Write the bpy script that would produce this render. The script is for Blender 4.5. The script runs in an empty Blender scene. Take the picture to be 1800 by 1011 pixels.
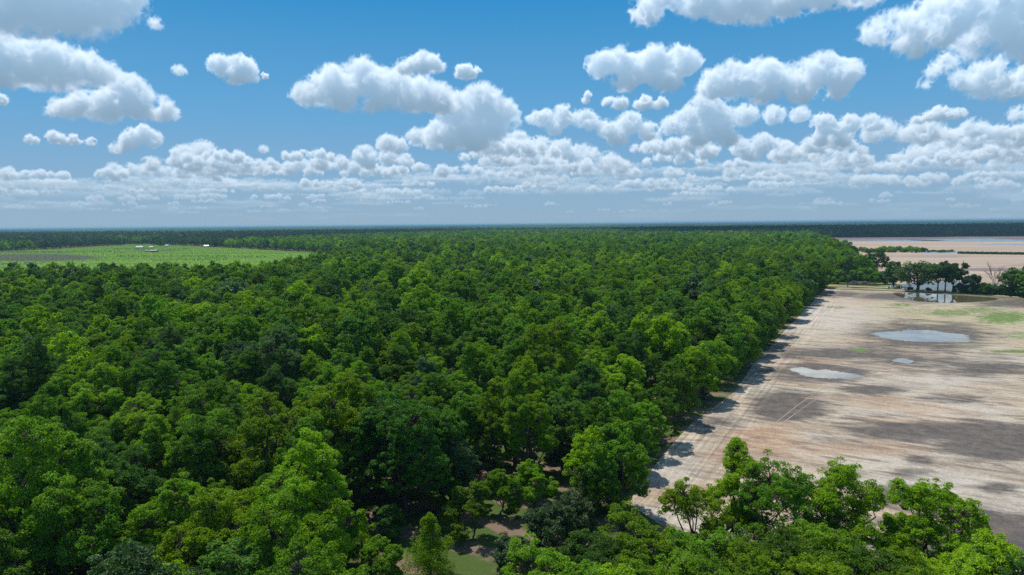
import bpy, math, random
import numpy as np
from mathutils import Matrix, Vector

SC = bpy.context.scene
COL = SC.collection
# ------------------------------------------------------------------ camera
CAM_H = 45.0
F = 1200.0                      # focal length in pixels of an 1800 px wide frame (24 mm on 36 mm)
PITCH = math.atan(112.5 / F)
ROLL = math.atan(16 / 1800)
cf = np.array([0, math.cos(PITCH), -math.sin(PITCH)])
r0 = np.array([1.0, 0, 0]); u0 = np.array([0, math.sin(PITCH), math.cos(PITCH)])
cr = math.cos(ROLL) * r0 - math.sin(ROLL) * u0
cu = math.sin(ROLL) * r0 + math.cos(ROLL) * u0
cam_data = bpy.data.cameras.new('camera'); cam = bpy.data.objects.new('camera', cam_data); COL.objects.link(cam)
cam_data.sensor_width = 36; cam_data.lens = 24; cam_data.clip_start = 0.5; cam_data.clip_end = 120000
cam.matrix_world = Matrix(((cr[0], cu[0], -cf[0], 0), (cr[1], cu[1], -cf[1], 0), (cr[2], cu[2], -cf[2], CAM_H), (0, 0, 0, 1)))
SC.camera = cam

def ray(px, py):
    d = cf + cr * (px - 900) / F - cu * (py - 505.5) / F
    return d / np.linalg.norm(d)
def gp(px, py, z=0.0):          # where the sight line through a photo pixel meets height z
    d = ray(px, py); t = (z - CAM_H) / d[2]
    return np.array([d[0] * t, d[1] * t])
def proj(P):                    # world points (n,3) -> photo pixels
    q = np.asarray(P, float) - np.array([0, 0, CAM_H])
    zf = np.maximum(q @ cf, 1e-3)
    return 900 + F * (q @ cr) / zf, 505.5 - F * (q @ cu) / zf

# ------------------------------------------------------------------ light
SUN_EL = math.radians(65); SUN_AZ = math.radians(-43)      # azimuth from +Y towards +X: ahead and to the left
sdir = Vector((math.sin(SUN_AZ) * math.cos(SUN_EL), math.cos(SUN_AZ) * math.cos(SUN_EL), math.sin(SUN_EL)))
sun_d = bpy.data.lights.new('sun', 'SUN'); sun_d.energy = 4.7; sun_d.angle = math.radians(0.53); sun_d.color = (1.0, 0.955, 0.88)
sun = bpy.data.objects.new('sun', sun_d); COL.objects.link(sun)
sun.rotation_euler = sdir.to_track_quat('Z', 'Y').to_euler(); sun.location = (0, 0, 400)
SC.view_settings.view_transform = 'Standard'; SC.view_settings.look = 'None'
SC.view_settings.exposure = 0.0; SC.view_settings.gamma = 1.0; SC.view_settings.use_curve_mapping = False
SC.render.engine = 'CYCLES'
cy = SC.cycles
cy.use_denoising = False
try:
    cy.denoiser = 'OPENIMAGEDENOISE'; cy.denoising_input_passes = 'RGB_ALBEDO_NORMAL'; cy.denoising_prefilter = 'ACCURATE'
except Exception: pass
cy.max_bounces = 6; cy.diffuse_bounces = 3; cy.glossy_bounces = 2; cy.transmission_bounces = 3; cy.volume_bounces = 1
cy.transparent_max_bounces = 4; cy.use_adaptive_sampling = True; cy.adaptive_threshold = 0.01
cy.caustics_reflective = False; cy.caustics_refractive = False
SC.render.use_persistent_data = False

# ------------------------------------------------------------------ node helper
class NT:
    def __init__(s, tree): s.t = tree; s.n = tree.nodes; s.l = tree.links
    def new(s, typ, **kw):
        nd = s.n.new(typ)
        for k, v in kw.items():
            if hasattr(nd, k): setattr(nd, k, v)
        return nd
    def put(s, sock, v):
        if isinstance(v, bpy.types.NodeSocket): s.l.new(v, sock)
        elif v is not None:
            if isinstance(v, (tuple, list)) and len(v) == 3 and sock.type == 'RGBA': v = (*v, 1)
            sock.default_value = v
    def math(s, op, a, b=None, c=None, clamp=False):
        nd = s.n.new('ShaderNodeMath'); nd.operation = op; nd.use_clamp = clamp
        for i, v in enumerate((a, b, c)):
            if v is not None: s.put(nd.inputs[i], v)
        return nd.outputs[0]
    def mix(s, f, a, b, blend='MIX'):
        nd = s.n.new('ShaderNodeMix'); nd.data_type = 'RGBA'; nd.blend_type = blend
        s.put(nd.inputs[0], f); s.put(nd.inputs[6], a); s.put(nd.inputs[7], b)
        return nd.outputs[2]
    def noise(s, vec, scale, detail=4, rough=0.55, dist=0.0):
        nd = s.n.new('ShaderNodeTexNoise'); s.put(nd.inputs['Vector'], vec)
        nd.inputs['Scale'].default_value = scale; nd.inputs['Detail'].default_value = detail
        nd.inputs['Roughness'].default_value = rough; nd.inputs['Distortion'].default_value = dist
        return nd.outputs[0]
    def rng(s, v, a, b, c=0.0, d=1.0, smooth=True):
        nd = s.n.new('ShaderNodeMapRange'); nd.clamp = True
        if smooth: nd.interpolation_type = 'SMOOTHSTEP'
        s.put(nd.inputs[0], v)
        for i, x in enumerate((a, b, c, d)): nd.inputs[i + 1].default_value = x
        return nd.outputs[0]
    def attr(s, name):
        nd = s.n.new('ShaderNodeAttribute'); nd.attribute_name = name; return nd
    def comb(s, x, y, z=0.0):
        nd = s.n.new('ShaderNodeCombineXYZ')
        for i, v in enumerate((x, y, z)): s.put(nd.inputs[i], v)
        return nd.outputs[0]

# ------------------------------------------------------------------ clouds: a 3-D density model shaded slice by slice into one sky map
AZM, ELM = math.radians(62), math.radians(34)
RES = 1000.0
MW, MH = int(2 * AZM * RES), int(ELM * RES)
def band_noise(N, seed):
    rg = np.random.default_rng(seed)
    ks = np.fft.fftfreq(N) * N; kz = np.fft.rfftfreq(N) * N
    K = np.sqrt(ks[:, None, None] ** 2 + ks[None, :, None] ** 2 + kz[None, None, :] ** 2)
    W = np.fft.rfftn(rg.standard_normal((N, N, N)).astype(np.float32))
    out = []
    for f in (3, 6, 12, 24, 44):
        g = np.fft.irfftn(W * np.exp(-((K - f) / (0.3 * f)) ** 2), s=(N, N, N)).astype(np.float32)
        out.append(g / g.std())
    return out
def make_sky_map():
    N = 128
    OCT = band_noise(N, 7)
    rg = np.random.default_rng(11)
    M = np.zeros((MH, MW, 4), np.float32)            # premultiplied colour, alpha
    k = RES / F
    clouds = []                                       # (lumps in photo px, soft)
    C = lambda *l, soft=1.0: clouds.append((list(l), soft))
    C((-45,0,60),(20,0,55),(90,5,58),(150,10,48),(200,-2,38),(238,-8,20),(60,-45,60),(140,-45,50),(200,-40,40),(150,38,26),(60,30,34))
    C((-30,110,40),(0,100,32),(40,112,28),(80,108,26),(120,120,26),(160,128,27),(185,130,13),(60,138,22),(105,145,18),(10,135,22))
    C((105,197,17),(145,190,23),(215,172,32),(185,192,24),(245,190,25),(285,198,19),(232,156,16),(200,160,14))
    C((388,118,18),(425,122,21),(410,136,15),(440,138,9),(378,112,8))
    C((465,135,6)); C((272,44,11),soft=2.2); C((316,127,10),(308,124,6),soft=2.2); C((463,264,8),soft=2)
    C((545,170,20),(585,153,32),(640,146,36),(690,162,33),(740,172,33),(775,182,26),(600,178,22),(660,186,20),(715,186,18),(530,172,12))
    C((710,122,14),(742,114,19),(765,116,15),(728,122,13)); C((820,130,14),(806,130,10),(836,128,8))
    C((795,190,26),(845,185,32),(880,205,26),(772,240,24),(820,225,33),(862,232,24),(790,258,15),(835,255,18),(896,216,13),(870,175,12))
    C((1063,120,24),(1100,112,25),(1145,114,28),(1190,112,26),(1214,116,17),(1120,142,23),(1172,145,22),(1085,146,16),(1040,115,10))
    C((1090,184,12),(1130,184,14),(1160,184,11),(1068,182,9)); C((1028,178,7),(1033,168,6))
    C((1255,152,26),(1300,137,28),(1345,136,28),(1392,142,26),(1440,126,25),(1475,134,28),(1500,130,14),(1275,165,18),(1340,165,22),(1410,166,20),(1465,164,18))
    C((1240,188,22),(1210,215,23),(1260,215,26),(1310,207,19),(1360,206,16),(1405,203,13),(1180,226,17),(1230,245,18),(1280,245,16))
    C((955,212,17),(990,208,20),(1030,216,19),(975,228,15),(1070,232,18),(1108,220,20),(1140,236,17),(1085,246,16),(935,210,9))
    C((1445,220,17),(1490,222,17),(1530,220,15),(1550,222,8),(1440,246,15),(1480,250,13),(1465,232,14))
    C((1138,16,25),(1165,0,24),(1228,0,36),(1300,4,38),(1370,-5,40),(1430,-15,34),(1490,-12,24),(1528,-2,11),(1270,20,22),(1330,18,22))
    C((1528,64,16),(1556,56,24),(1592,52,30),(1628,44,32),(1590,82,16),(1620,88,18),(1650,70,26),(1668,36,34),(1700,22,36),(1640,18,22),soft=1.15)
    C((1745,0,44),(1800,-8,50),(1860,10,50),(1700,78,26),(1740,70,30),(1785,66,34),(1835,76,38),(1690,-25,26),soft=1.15)
    C((1644,128,13),(1662,112,14),(1688,146,18),(1722,138,22),(1758,148,22),(1798,150,26),(1840,140,30),(1720,165,14),(1770,168,16),(1745,118,16),(1625,150,7),soft=1.2)
    C((1612,213,8),(1650,202,13),(1685,202,9),(1668,206,8),(1632,208,9))
    C((1700,246,20),(1740,242,16),(1660,262,18),(1620,270,18),(1580,280,15),(1765,258,20),(1805,262,26),(1700,280,18),(1790,205,14),soft=1.3)
    C((55,248,8),(95,244,11),(130,248,9),(160,251,6),(110,250,9)); C((245,240,18),(225,254,15),(265,250,13),(205,265,8),(272,242,8))
    C((265,294,13),(320,281,20),(355,274,22),(390,290,18),(430,294,15),(462,298,10),(340,293,14))
    C((560,290,16),(598,290,13),(640,276,18),(680,280,16),(712,286,12),(650,290,13)); C((190,306,9),(215,308,8),(175,308,7)); C((0,178,9),(-15,176,10))
    C((870,262,20),(910,256,22),(950,262,18),(990,270,22),(1030,275,18),(1070,290,18),(900,282,18),(950,288,20),(1100,298,12),(1010,292,16))
    C((1190,262,16),(1240,268,17),(1300,262,15),(1340,255,17),(1370,262,14),(1320,272,15),(1200,275,12))
    C((1400,275,16),(1440,280,14),(1480,276,15),(1520,284,12),soft=1.2)
    for _ in range(215):
        t = rg.random() ** 0.72
        x = rg.uniform(-380, 2200)
        y0 = 268 if x < 760 else 236
        if x < 240: y0 = 300
        y = y0 + (375 - y0) * t
        s = max(2.6, (388 - y) * rg.uniform(0.10, 0.17))
        n = rg.integers(3, 9); l = []
        for i in range(n):
            l.append((x + (i - n / 2) * s * rg.uniform(1.1, 1.9), y + rg.normal(0, 0.16) * s - (s * 0.3 if 0 < i < n - 1 else 0), s * rg.uniform(0.5, 1.05)))
        clouds.append((l, 1.15))
    for _ in range(230):                               # the hazy bank low over the horizon
        x = rg.uniform(-380, 2200); y = rg.uniform(316, 386) if x < 760 else rg.uniform(292, 386)
        s = rg.uniform(2.0, 8.5) * (0.4 + (388 - y) / 75); n = rg.integers(5, 16)
        clouds.append(([(x + (i - n / 2) * s * rg.uniform(1.2, 2.2), y + rg.normal(0, 0.22) * s, s * rg.uniform(0.45, 0.9)) for i in range(n)], 1.5))
    for _ in range(26):                                # the sky above and beside the frame
        x = rg.choice([rg.uniform(-900, -120), rg.uniform(1950, 2700)]); y = rg.uniform(-60, 260)
        s = (390 - y) * rg.uniform(0.06, 0.11); n = rg.integers(4, 9)
        clouds.append(([(x + (i - n / 2) * s * 1.1, y + rg.normal(0, 0.3) * s, s * rg.uniform(0.6, 1.1)) for i in range(n)], 1))
    for _ in range(16):
        x = rg.uniform(-300, 2100); y = rg.uniform(-420, -110); s = rg.uniform(22, 45); n = rg.integers(4, 8)
        clouds.append(([(x + (i - n / 2) * s * 1.1, y + rg.normal(0, 0.3) * s, s * rg.uniform(0.6, 1.1)) for i in range(n)], 1))
    items = []
    for lumps, soft in clouds:
        L = []
        for (x, y, r) in lumps:
            d = ray(x, y); az = math.atan2(d[0], d[1]); el = math.asin(d[2])
            rr = r * k * math.cos(az) * 0.5 + r * k * 0.5
            L.append(((az + AZM) * RES, el * RES, rr))
        items.append((min(c[1] - c[2] for c in L), np.array(L), soft))
    items.sort(key=lambda q: q[0])
    hazec = np.array([0.375, 0.535, 0.680], np.float32)
    for base, L, soft in items:
        R0 = float(np.average(L[:, 2], weights=L[:, 2]))
        pad = int(R0 * (2.2 if soft == 1.5 else 0.6 * soft)) + 4
        x0 = int(L[:, 0].min() - L[:, 2].max()) - pad; x1 = int(L[:, 0].max() + L[:, 2].max()) + pad
        z0 = int((L[:, 1] - L[:, 2]).min()) - pad; z1 = int((L[:, 1] + L[:, 2]).max()) + pad
        Rm = L[:, 2].max(); dd = max(1.0, Rm / 14)
        ny = int((2.3 * Rm + 2 * pad) / dd) + 2
        X = np.arange(x0, x1, dtype=np.float32); Z = np.arange(z0, z1, dtype=np.float32); Y = (np.arange(ny, dtype=np.float32) - ny / 2) * dd
        el = max(0.01, (L[:, 1].mean()) / RES); te = math.tan(el)
        S = np.zeros((ny, len(Z), len(X)), np.float32); KS = 4.5
        zb = (L[:, 1] - L[:, 2]).min()
        for (cx, cz, r) in L:
            oy = rg.normal(0, 0.18) * Rm
            dz = Z - cz; dz = np.where(dz < 0, dz * 1.55, dz)
            D = np.sqrt(((X[None, None, :] - cx) * (0.36 if soft == 1.5 else 1.0)) ** 2 + dz[None, :, None] ** 2 + (Y[:, None, None] - oy) ** 2)
            S += np.exp(np.clip(KS * (r - D) / R0, -30, 12))
        S = np.log(S + 1e-9) / KS - 0.10
        k0 = 0 if R0 > 17 else 1 if R0 > 9 else 2 if R0 > 4.5 else 3
        ox, oy_, oz = rg.integers(0, N, 3)
        nzv = np.zeros_like(S); amp = 1.0; tot = 0
        ix = (X.astype(int) + ox) % N; iz = (Z.astype(int) + oz) % N; iy = ((Y).astype(int) + oy_) % N
        for q in range(k0, min(5, k0 + 2) if soft == 1.5 else 5):
            o_ = OCT[q][np.ix_(iy, iz, ix)]
            nzv += amp * (0.55 * o_ + 0.75 * (0.8 - np.abs(o_))) if q == k0 else amp * (0.25 * o_ + (0.8 - np.abs(o_))); tot += amp; amp *= 0.60
        nzv = nzv / tot
        hh = (Z - zb) / (Rm * 1.6); low_ = np.clip(1 - hh, 0, 1)[None, :, None]
        ed = 0.64 + 0.32 * low_                                   # ragged, thinner edges towards the base
        dens = np.clip((S * 1.0 + (0.16 if soft <= 1 else 0.06) + ed * min(soft, 1.25) * nzv * (1 - 0.35 * np.clip(S, 0, 1))) * (1.7 / soft), 0, 1)
        dens *= np.clip((Z - (zb + 0.03 * R0)) / (0.32 * R0), 0, 1)[None, :, None] * (0.45 + 0.55 * np.clip(hh * 2.2, 0, 1))[None, :, None]
        sig = 5.5 / R0 / soft
        # optical depth towards the sun
        rel = SUN_AZ - (L[:, 0].mean() / RES - AZM)
        sx = math.sin(rel) * math.cos(SUN_EL) / math.sin(SUN_EL); sy = math.cos(rel) * math.cos(SUN_EL) / math.sin(SUN_EL) / dd
        tau = np.zeros_like(dens); cur = np.zeros((ny, len(X)), np.float32); ds = 1 / math.sin(SUN_EL)
        def shift(a, s, ax):
            fl = math.floor(s); fr = s - fl
            p = np.roll(a, -fl, ax); q_ = np.roll(p, -1, ax)
            return p * (1 - fr) + q_ * fr
        for j in range(len(Z) - 2, -1, -1):
            cur = shift(shift(cur + dens[:, j + 1, :] * sig * ds, sx, 1), sy, 0)
            tau[:, j, :] = cur
        hrel = np.clip((Z - zb) / (2.2 * R0), 0, 1)[None, :, None]
        lit = 0.76 * np.exp(-0.66 * tau) + 0.12 * np.exp(-0.10 * tau)
        amb = 0.165 + 0.125 * hrel
        amb = amb * (1 + 0.55 * min(1, el / 0.3))
        T = np.ones((len(Z), len(X)), np.float32); CL = np.zeros_like(T); CA = np.zeros_like(T)
        for j in range(ny):
            sh = Y[j] * te
            dj = shift(dens[j], sh, 0); lj = shift(lit[j], sh, 0)
            a = 1 - np.exp(-dj * sig * dd * 1.15)
            CL += T * a * lj; CA += T * a * (amb[0] * np.ones_like(T)); T *= 1 - a
        A = 1 - T
        col = CL[..., None] * np.array([1.0, 0.975, 0.95]) * 0.98 + CA[..., None] * np.array([0.64, 1.14, 1.68])
        eld = math.degrees(max(0.004, (L[:, 1].mean()) / RES))
        fade = math.exp(-2.5 / eld)
        col = col * fade + A[..., None] * hazec * (1 - fade)
        A2 = A * (0.30 + 0.70 * min(1, eld / 3.0)) * (0.42 if soft == 1.5 else 1.0); col = col * (A2 / np.maximum(A, 1e-5))[..., None]
        a0, a1, b0, b1 = max(x0, 0), min(x1, MW), max(z0, 0), min(z1, MH)
        if a1 <= a0 or b1 <= b0: continue
        sl = (slice(b0 - z0, b1 - z0), slice(a0 - x0, a1 - x0))
        d = M[b0:b1, a0:a1]
        d *= (1 - A2[sl])[..., None]
        d[..., :3] += col[sl]; d[..., 3] += A2[sl]
    rgb = M[..., :3] / np.maximum(M[..., 3:4], 1e-4)
    out = np.concatenate([rgb, M[..., 3:4]], -1).astype(np.float32)
    im = bpy.data.images.new('cloud_map', MW, MH, alpha=True, float_buffer=True)
    im.colorspace_settings.name = 'Non-Color'; im.alpha_mode = 'CHANNEL_PACKED'
    im.pixels.foreach_set(out.ravel()); im.update(); im.pack()
    return im

world = bpy.data.worlds.new('World'); SC.world = world; world.use_nodes = True
W = NT(world.node_tree); W.n.clear()
sky = W.new('ShaderNodeTexSky', sky_type='NISHITA', sun_disc=False, sun_elevation=SUN_EL, sun_rotation=SUN_AZ)
sky.air_density = 1.0; sky.dust_density = 0.35; sky.ozone_density = 2.2; sky.altitude = 60
WSTR = 0.10
g = W.new('ShaderNodeGamma'); W.put(g.inputs[0], W.mix(1.0, sky.outputs[0], (0.1, 0.1, 0.1), 'MULTIPLY')); g.inputs[1].default_value = 1.12
tc = W.new('ShaderNodeTexCoord')
sp = W.new('ShaderNodeSeparateXYZ'); W.l.new(tc.outputs['Generated'], sp.inputs[0])
azn = W.math('ARCTAN2', sp.outputs[0], sp.outputs[1]); eln = W.math('ARCSINE', sp.outputs[2])
uu = W.math('MULTIPLY_ADD', azn, 1 / (2 * AZM), 0.5); vv = W.math('MULTIPLY', W.math('MAXIMUM', eln, 0.0), 1 / ELM)
ti = W.new('ShaderNodeTexImage', extension='MIRROR', interpolation='Linear'); ti.image = make_sky_map()
W.l.new(W.comb(uu, vv), ti.inputs[0])
rp = W.new('ShaderNodeValToRGB'); W.put(rp.inputs[0], W.math('MULTIPLY', W.math('MAXIMUM', eln, 0.0), 2 / math.pi))
STOPS = [(0.0, (0.290, 0.440, 0.585)), (0.035, (0.240, 0.430, 0.635)), (0.10, (0.125, 0.385, 0.680)), (0.195, (0.030, 0.280, 0.615)), (0.45, (0.020, 0.150, 0.430)), (1.0, (0.012, 0.100, 0.330))]
while len(rp.color_ramp.elements) < len(STOPS): rp.color_ramp.elements.new(0.5)
for e_, (p_, c_) in zip(rp.color_ramp.elements, STOPS): e_.position = p_; e_.color = (*c_, 1)
skyc = W.mix(0.94, g.outputs[0], rp.outputs[0])
tot = W.mix(ti.outputs[1], skyc, ti.outputs[0])
bg = W.new('ShaderNodeBackground'); bg.inputs[1].default_value = WSTR
W.put(bg.inputs[0], W.mix(1.0, tot, (1 / WSTR,) * 3, 'MULTIPLY'))
wo = W.new('ShaderNodeOutputWorld'); W.l.new(bg.outputs[0], wo.inputs[0])
world.cycles.sampling_method = 'MANUAL'; world.cycles.sample_map_resolution = 512

# ------------------------------------------------------------------ object helpers
def tag(o, label=None, cat=None, group=None, kind=None):
    if label: o['label'] = label
    if cat: o['category'] = cat
    if group: o['group'] = group
    if kind: o['kind'] = kind
    return o
def mesh_np(name, V, Fq, mats=(), midx=None, smooth=False):
    """V (n,3); Fq a list of face arrays (m,k)."""
    me = bpy.data.meshes.new(name)
    V = np.ascontiguousarray(V, np.float32)
    if not isinstance(Fq, (list, tuple)): Fq = [Fq]
    Fq = [np.asarray(f, np.int32) for f in Fq if len(f)]
    me.vertices.add(len(V)); me.vertices.foreach_set('co', V.ravel())
    loops = np.concatenate([f.ravel() for f in Fq]); sizes = np.concatenate([np.full(len(f), f.shape[1], np.int32) for f in Fq])
    me.loops.add(len(loops)); me.loops.foreach_set('vertex_index', loops)
    me.polygons.add(len(sizes)); st = np.concatenate([[0], np.cumsum(sizes)[:-1]]).astype(np.int32)
    me.polygons.foreach_set('loop_start', st)
    try: me.polygons.foreach_set('loop_total', sizes)
    except Exception: pass
    for m in mats: me.materials.append(m)
    if midx is not None: me.polygons.foreach_set('material_index', np.asarray(midx, np.int32))
    me.polygons.foreach_set('use_smooth', np.full(len(sizes), smooth, bool))
    me.update(calc_edges=True); me.validate()
    if any('leaves' in m.name or 'needles' in m.name for m in mats if m):
        q_ = len(V) // 4 + 1; rl = np.random.default_rng(len(V)); tone = np.repeat(rl.random(q_), 4)[-len(V):] if len(V) % 4 == 0 else np.repeat(rl.random(q_), 4)[:len(V)]
        at = me.attributes.new('tone', 'FLOAT', 'POINT'); at.data.foreach_set('value', tone.astype(np.float32))
    return me
def link(name, me, parent=None, loc=(0, 0, 0)):
    o = bpy.data.objects.new(name, me); COL.objects.link(o); o.location = loc
    if parent: o.parent = parent
    return o
def tube(path, n=6):
    """path: list of ((x,y,z), r) -> V, quads"""
    P = np.array([p for p, r in path], float); R = np.array([r for p, r in path], float)
    T = np.gradient(P, axis=0); T /= np.linalg.norm(T, axis=1)[:, None] + 1e-9
    a = np.arange(n) * 2 * math.pi / n; V = []
    for p, t, r in zip(P, T, R):
        h = np.array([1, 0, 0]) if abs(t[0]) < 0.8 else np.array([0, 1, 0])
        x = np.cross(t, h); x /= np.linalg.norm(x); y = np.cross(t, x)
        V.append(p + r * (np.cos(a)[:, None] * x + np.sin(a)[:, None] * y))
    V = np.concatenate(V); q = []
    for i in range(len(P) - 1):
        for j in range(n):
            q.append((i * n + j, i * n + (j + 1) % n, (i + 1) * n + (j + 1) % n, (i + 1) * n + j))
    return V, np.array(q)
def merge(parts):
    Vs, Qs, o = [], [], 0
    for V, Q in parts:
        Vs.append(V); Qs.append(np.asarray(Q) + o); o += len(V)
    return np.concatenate(Vs), np.concatenate(Qs)
def box(x0, x1, y0, y1, z0, z1):
    V = np.array([(x, y, z) for z in (z0, z1) for y in (y0, y1) for x in (x0, x1)], float)
    return V, np.array([(0, 2, 3, 1), (4, 5, 7, 6), (0, 1, 5, 4), (2, 6, 7, 3), (0, 4, 6, 2), (1, 3, 7, 5)])

# ------------------------------------------------------------------ materials
def new_mat(name):
    m = bpy.data.materials.new(name); m.use_nodes = True; t = NT(m.node_tree); t.n.clear()
    out = t.new('ShaderNodeOutputMaterial')
    return m, t, out
def leaf_mat(name, c_dark, c_lite, c_yel, trans=0.30, rough=0.5, yel=0.5, spec=0.35):
    m, t, out = new_mat(name)
    oi = t.new('ShaderNodeObjectInfo'); geo = t.new('ShaderNodeNewGeometry')
    rnd = oi.outputs['Random']
    n1 = t.noise(geo.outputs['Position'], 0.45, 2, 0.6)
    n2 = t.noise(geo.outputs['Position'], 0.012, 2, 0.5)
    c = t.mix(t.rng(n1, 0.3, 0.7), c_dark, c_lite)
    r2 = t.math('FRACT', t.math('MULTIPLY', rnd, 7.31))
    c = t.mix(t.math('MULTIPLY', t.rng(t.math('ADD', t.math('MULTIPLY', rnd, 0.7), t.math('MULTIPLY', n2, 0.6)), 0.45, 1.05), yel), c, c_yel)
    r3 = t.math('FRACT', t.math('MULTIPLY', rnd, 23.7))
    c = t.mix(t.math('MULTIPLY', t.rng(r3, 0.68, 0.9), 0.65 if yel > 0.6 else 0.2), c, (0.050, 0.135, 0.034))
    v = t.math('MULTIPLY', t.math('MULTIPLY_ADD', r2, 0.62, 0.70), t.math('MULTIPLY_ADD', t.attr('tone').outputs['Fac'], 0.8, 0.6))
    c = t.mix(1.0, c, t.comb(v, v, v), 'MULTIPLY')
    p = t.new('ShaderNodeBsdfPrincipled'); t.put(p.inputs['Base Color'], c)
    p.inputs['Roughness'].default_value = rough; p.inputs['Specular IOR Level'].default_value = spec
    tr = t.new('ShaderNodeBsdfTranslucent'); t.put(tr.inputs[0], t.mix(1.0, c, (1.5, 1.45, 0.5), 'MULTIPLY'))
    mx = t.new('ShaderNodeMixShader'); mx.inputs[0].default_value = trans
    t.l.new(p.outputs[0], mx.inputs[1]); t.l.new(tr.outputs[0], mx.inputs[2]); t.l.new(mx.outputs[0], out.inputs[0])
    return m
def plain_mat(name, c1, c2, scale=2.0, rough=0.8, metal=0.0, bump=0.0, spec=0.3):
    m, t, out = new_mat(name)
    tcn = t.new('ShaderNodeTexCoord')
    n = t.noise(tcn.outputs['Object'], scale, 5, 0.6)
    p = t.new('ShaderNodeBsdfPrincipled'); t.put(p.inputs['Base Color'], t.mix(t.rng(n, 0.3, 0.7), c1, c2))
    p.inputs['Roughness'].default_value = rough; p.inputs['Metallic'].default_value = metal; p.inputs['Specular IOR Level'].default_value = spec
    if bump:
        b = t.new('ShaderNodeBump'); b.inputs['Strength'].default_value = bump; b.inputs['Distance'].default_value = 0.05
        t.l.new(n, b.inputs['Height']); t.l.new(b.outputs[0], p.inputs['Normal'])
    t.l.new(p.outputs[0], out.inputs[0])
    return m
M_PECAN = leaf_mat('pecan_leaves', (0.074, 0.185, 0.011), (0.125, 0.270, 0.014), (0.225, 0.365, 0.006), 0.38, yel=0.85, spec=0.15)
M_DEEP = leaf_mat('deep_leaves', (0.042, 0.130, 0.012), (0.075, 0.195, 0.016), (0.09, 0.22, 0.012), 0.32, yel=0.3, spec=0.15)
M_BRIGHT = leaf_mat('bright_leaves', (0.105, 0.225, 0.012), (0.155, 0.300, 0.015), (0.25, 0.37, 0.008), 0.42, yel=0.7, spec=0.18)
M_OAK = leaf_mat('oak_leaves', (0.050, 0.115, 0.032), (0.085, 0.170, 0.045), (0.10, 0.18, 0.03), 0.34, yel=0.4)
M_PINE = leaf_mat('pine_needles', (0.020, 0.052, 0.026), (0.034, 0.080, 0.034), (0.045, 0.09, 0.03), 0.15, yel=0.4)
M_CEDAR = leaf_mat('cedar_leaves', (0.036, 0.080, 0.026), (0.062, 0.120, 0.036), (0.08, 0.13, 0.03), 0.2, yel=0.4)
M_BARK = plain_mat('bark', (0.060, 0.048, 0.038), (0.125, 0.105, 0.085), 3.0, 0.9, bump=0.4)
M_GREYWOOD = plain_mat('weathered_wood', (0.16, 0.14, 0.125), (0.30, 0.275, 0.25), 4.0, 0.9)

# ------------------------------------------------------------------ tree geometry
def unit(v): return v / (np.linalg.norm(v, axis=-1, keepdims=True) + 1e-9)
def leaves_at(rg, C, Rc, out, per, L, Wd, squash=0.62, upb=0.55, rnd=0.75):
    """clusters C (n,3), radius Rc (n), outward dir out (n,3): leaf quads over the upper/outer cap of each cluster"""
    n = len(C); C = np.repeat(C, per, 0); Rc = np.repeat(Rc, per); out = np.repeat(out, per, 0)
    d = unit(rg.normal(size=(n * per, 3)) + out * 0.55 + np.array([0, 0, 0.35]))
    rr = Rc * (0.45 + 0.6 * rg.random(n * per) ** 0.6)
    P = C + d * rr[:, None] * np.array([1, 1, squash])
    N = unit(d + np.array([0, 0, upb]) + rg.normal(size=d.shape) * rnd)
    T = unit(np.cross(N, rg.normal(size=N.shape))); B = np.cross(N, T)
    l = (L * rg.uniform(0.6, 1.25, n * per))[:, None] / 2; w = (Wd * rg.uniform(0.7, 1.2, n * per))[:, None] / 2
    V = np.stack([P - T * l, P + B * w + N * w * 0.35 - T * l * 0.15, P + T * l - N * l * 0.25, P - B * w + N * w * 0.35 - T * l * 0.15], 1).reshape(-1, 3)
    Q = np.arange(len(V)).reshape(-1, 4)
    return V, Q
def limb(rg, a, b, r0_, r1_, n=5, wob=0.06, sag=0.0):
    a = np.array(a, float); b = np.array(b, float); d = np.linalg.norm(b - a); pts = []
    for i in range(n + 1):
        t = i / n; p = a + (b - a) * t + rg.normal(size=3) * wob * d * math.sin(math.pi * t)
        p[2] += sag * d * math.sin(math.pi * t)
        pts.append((p, r0_ + (r1_ - r0_) * t))
    return pts
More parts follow.
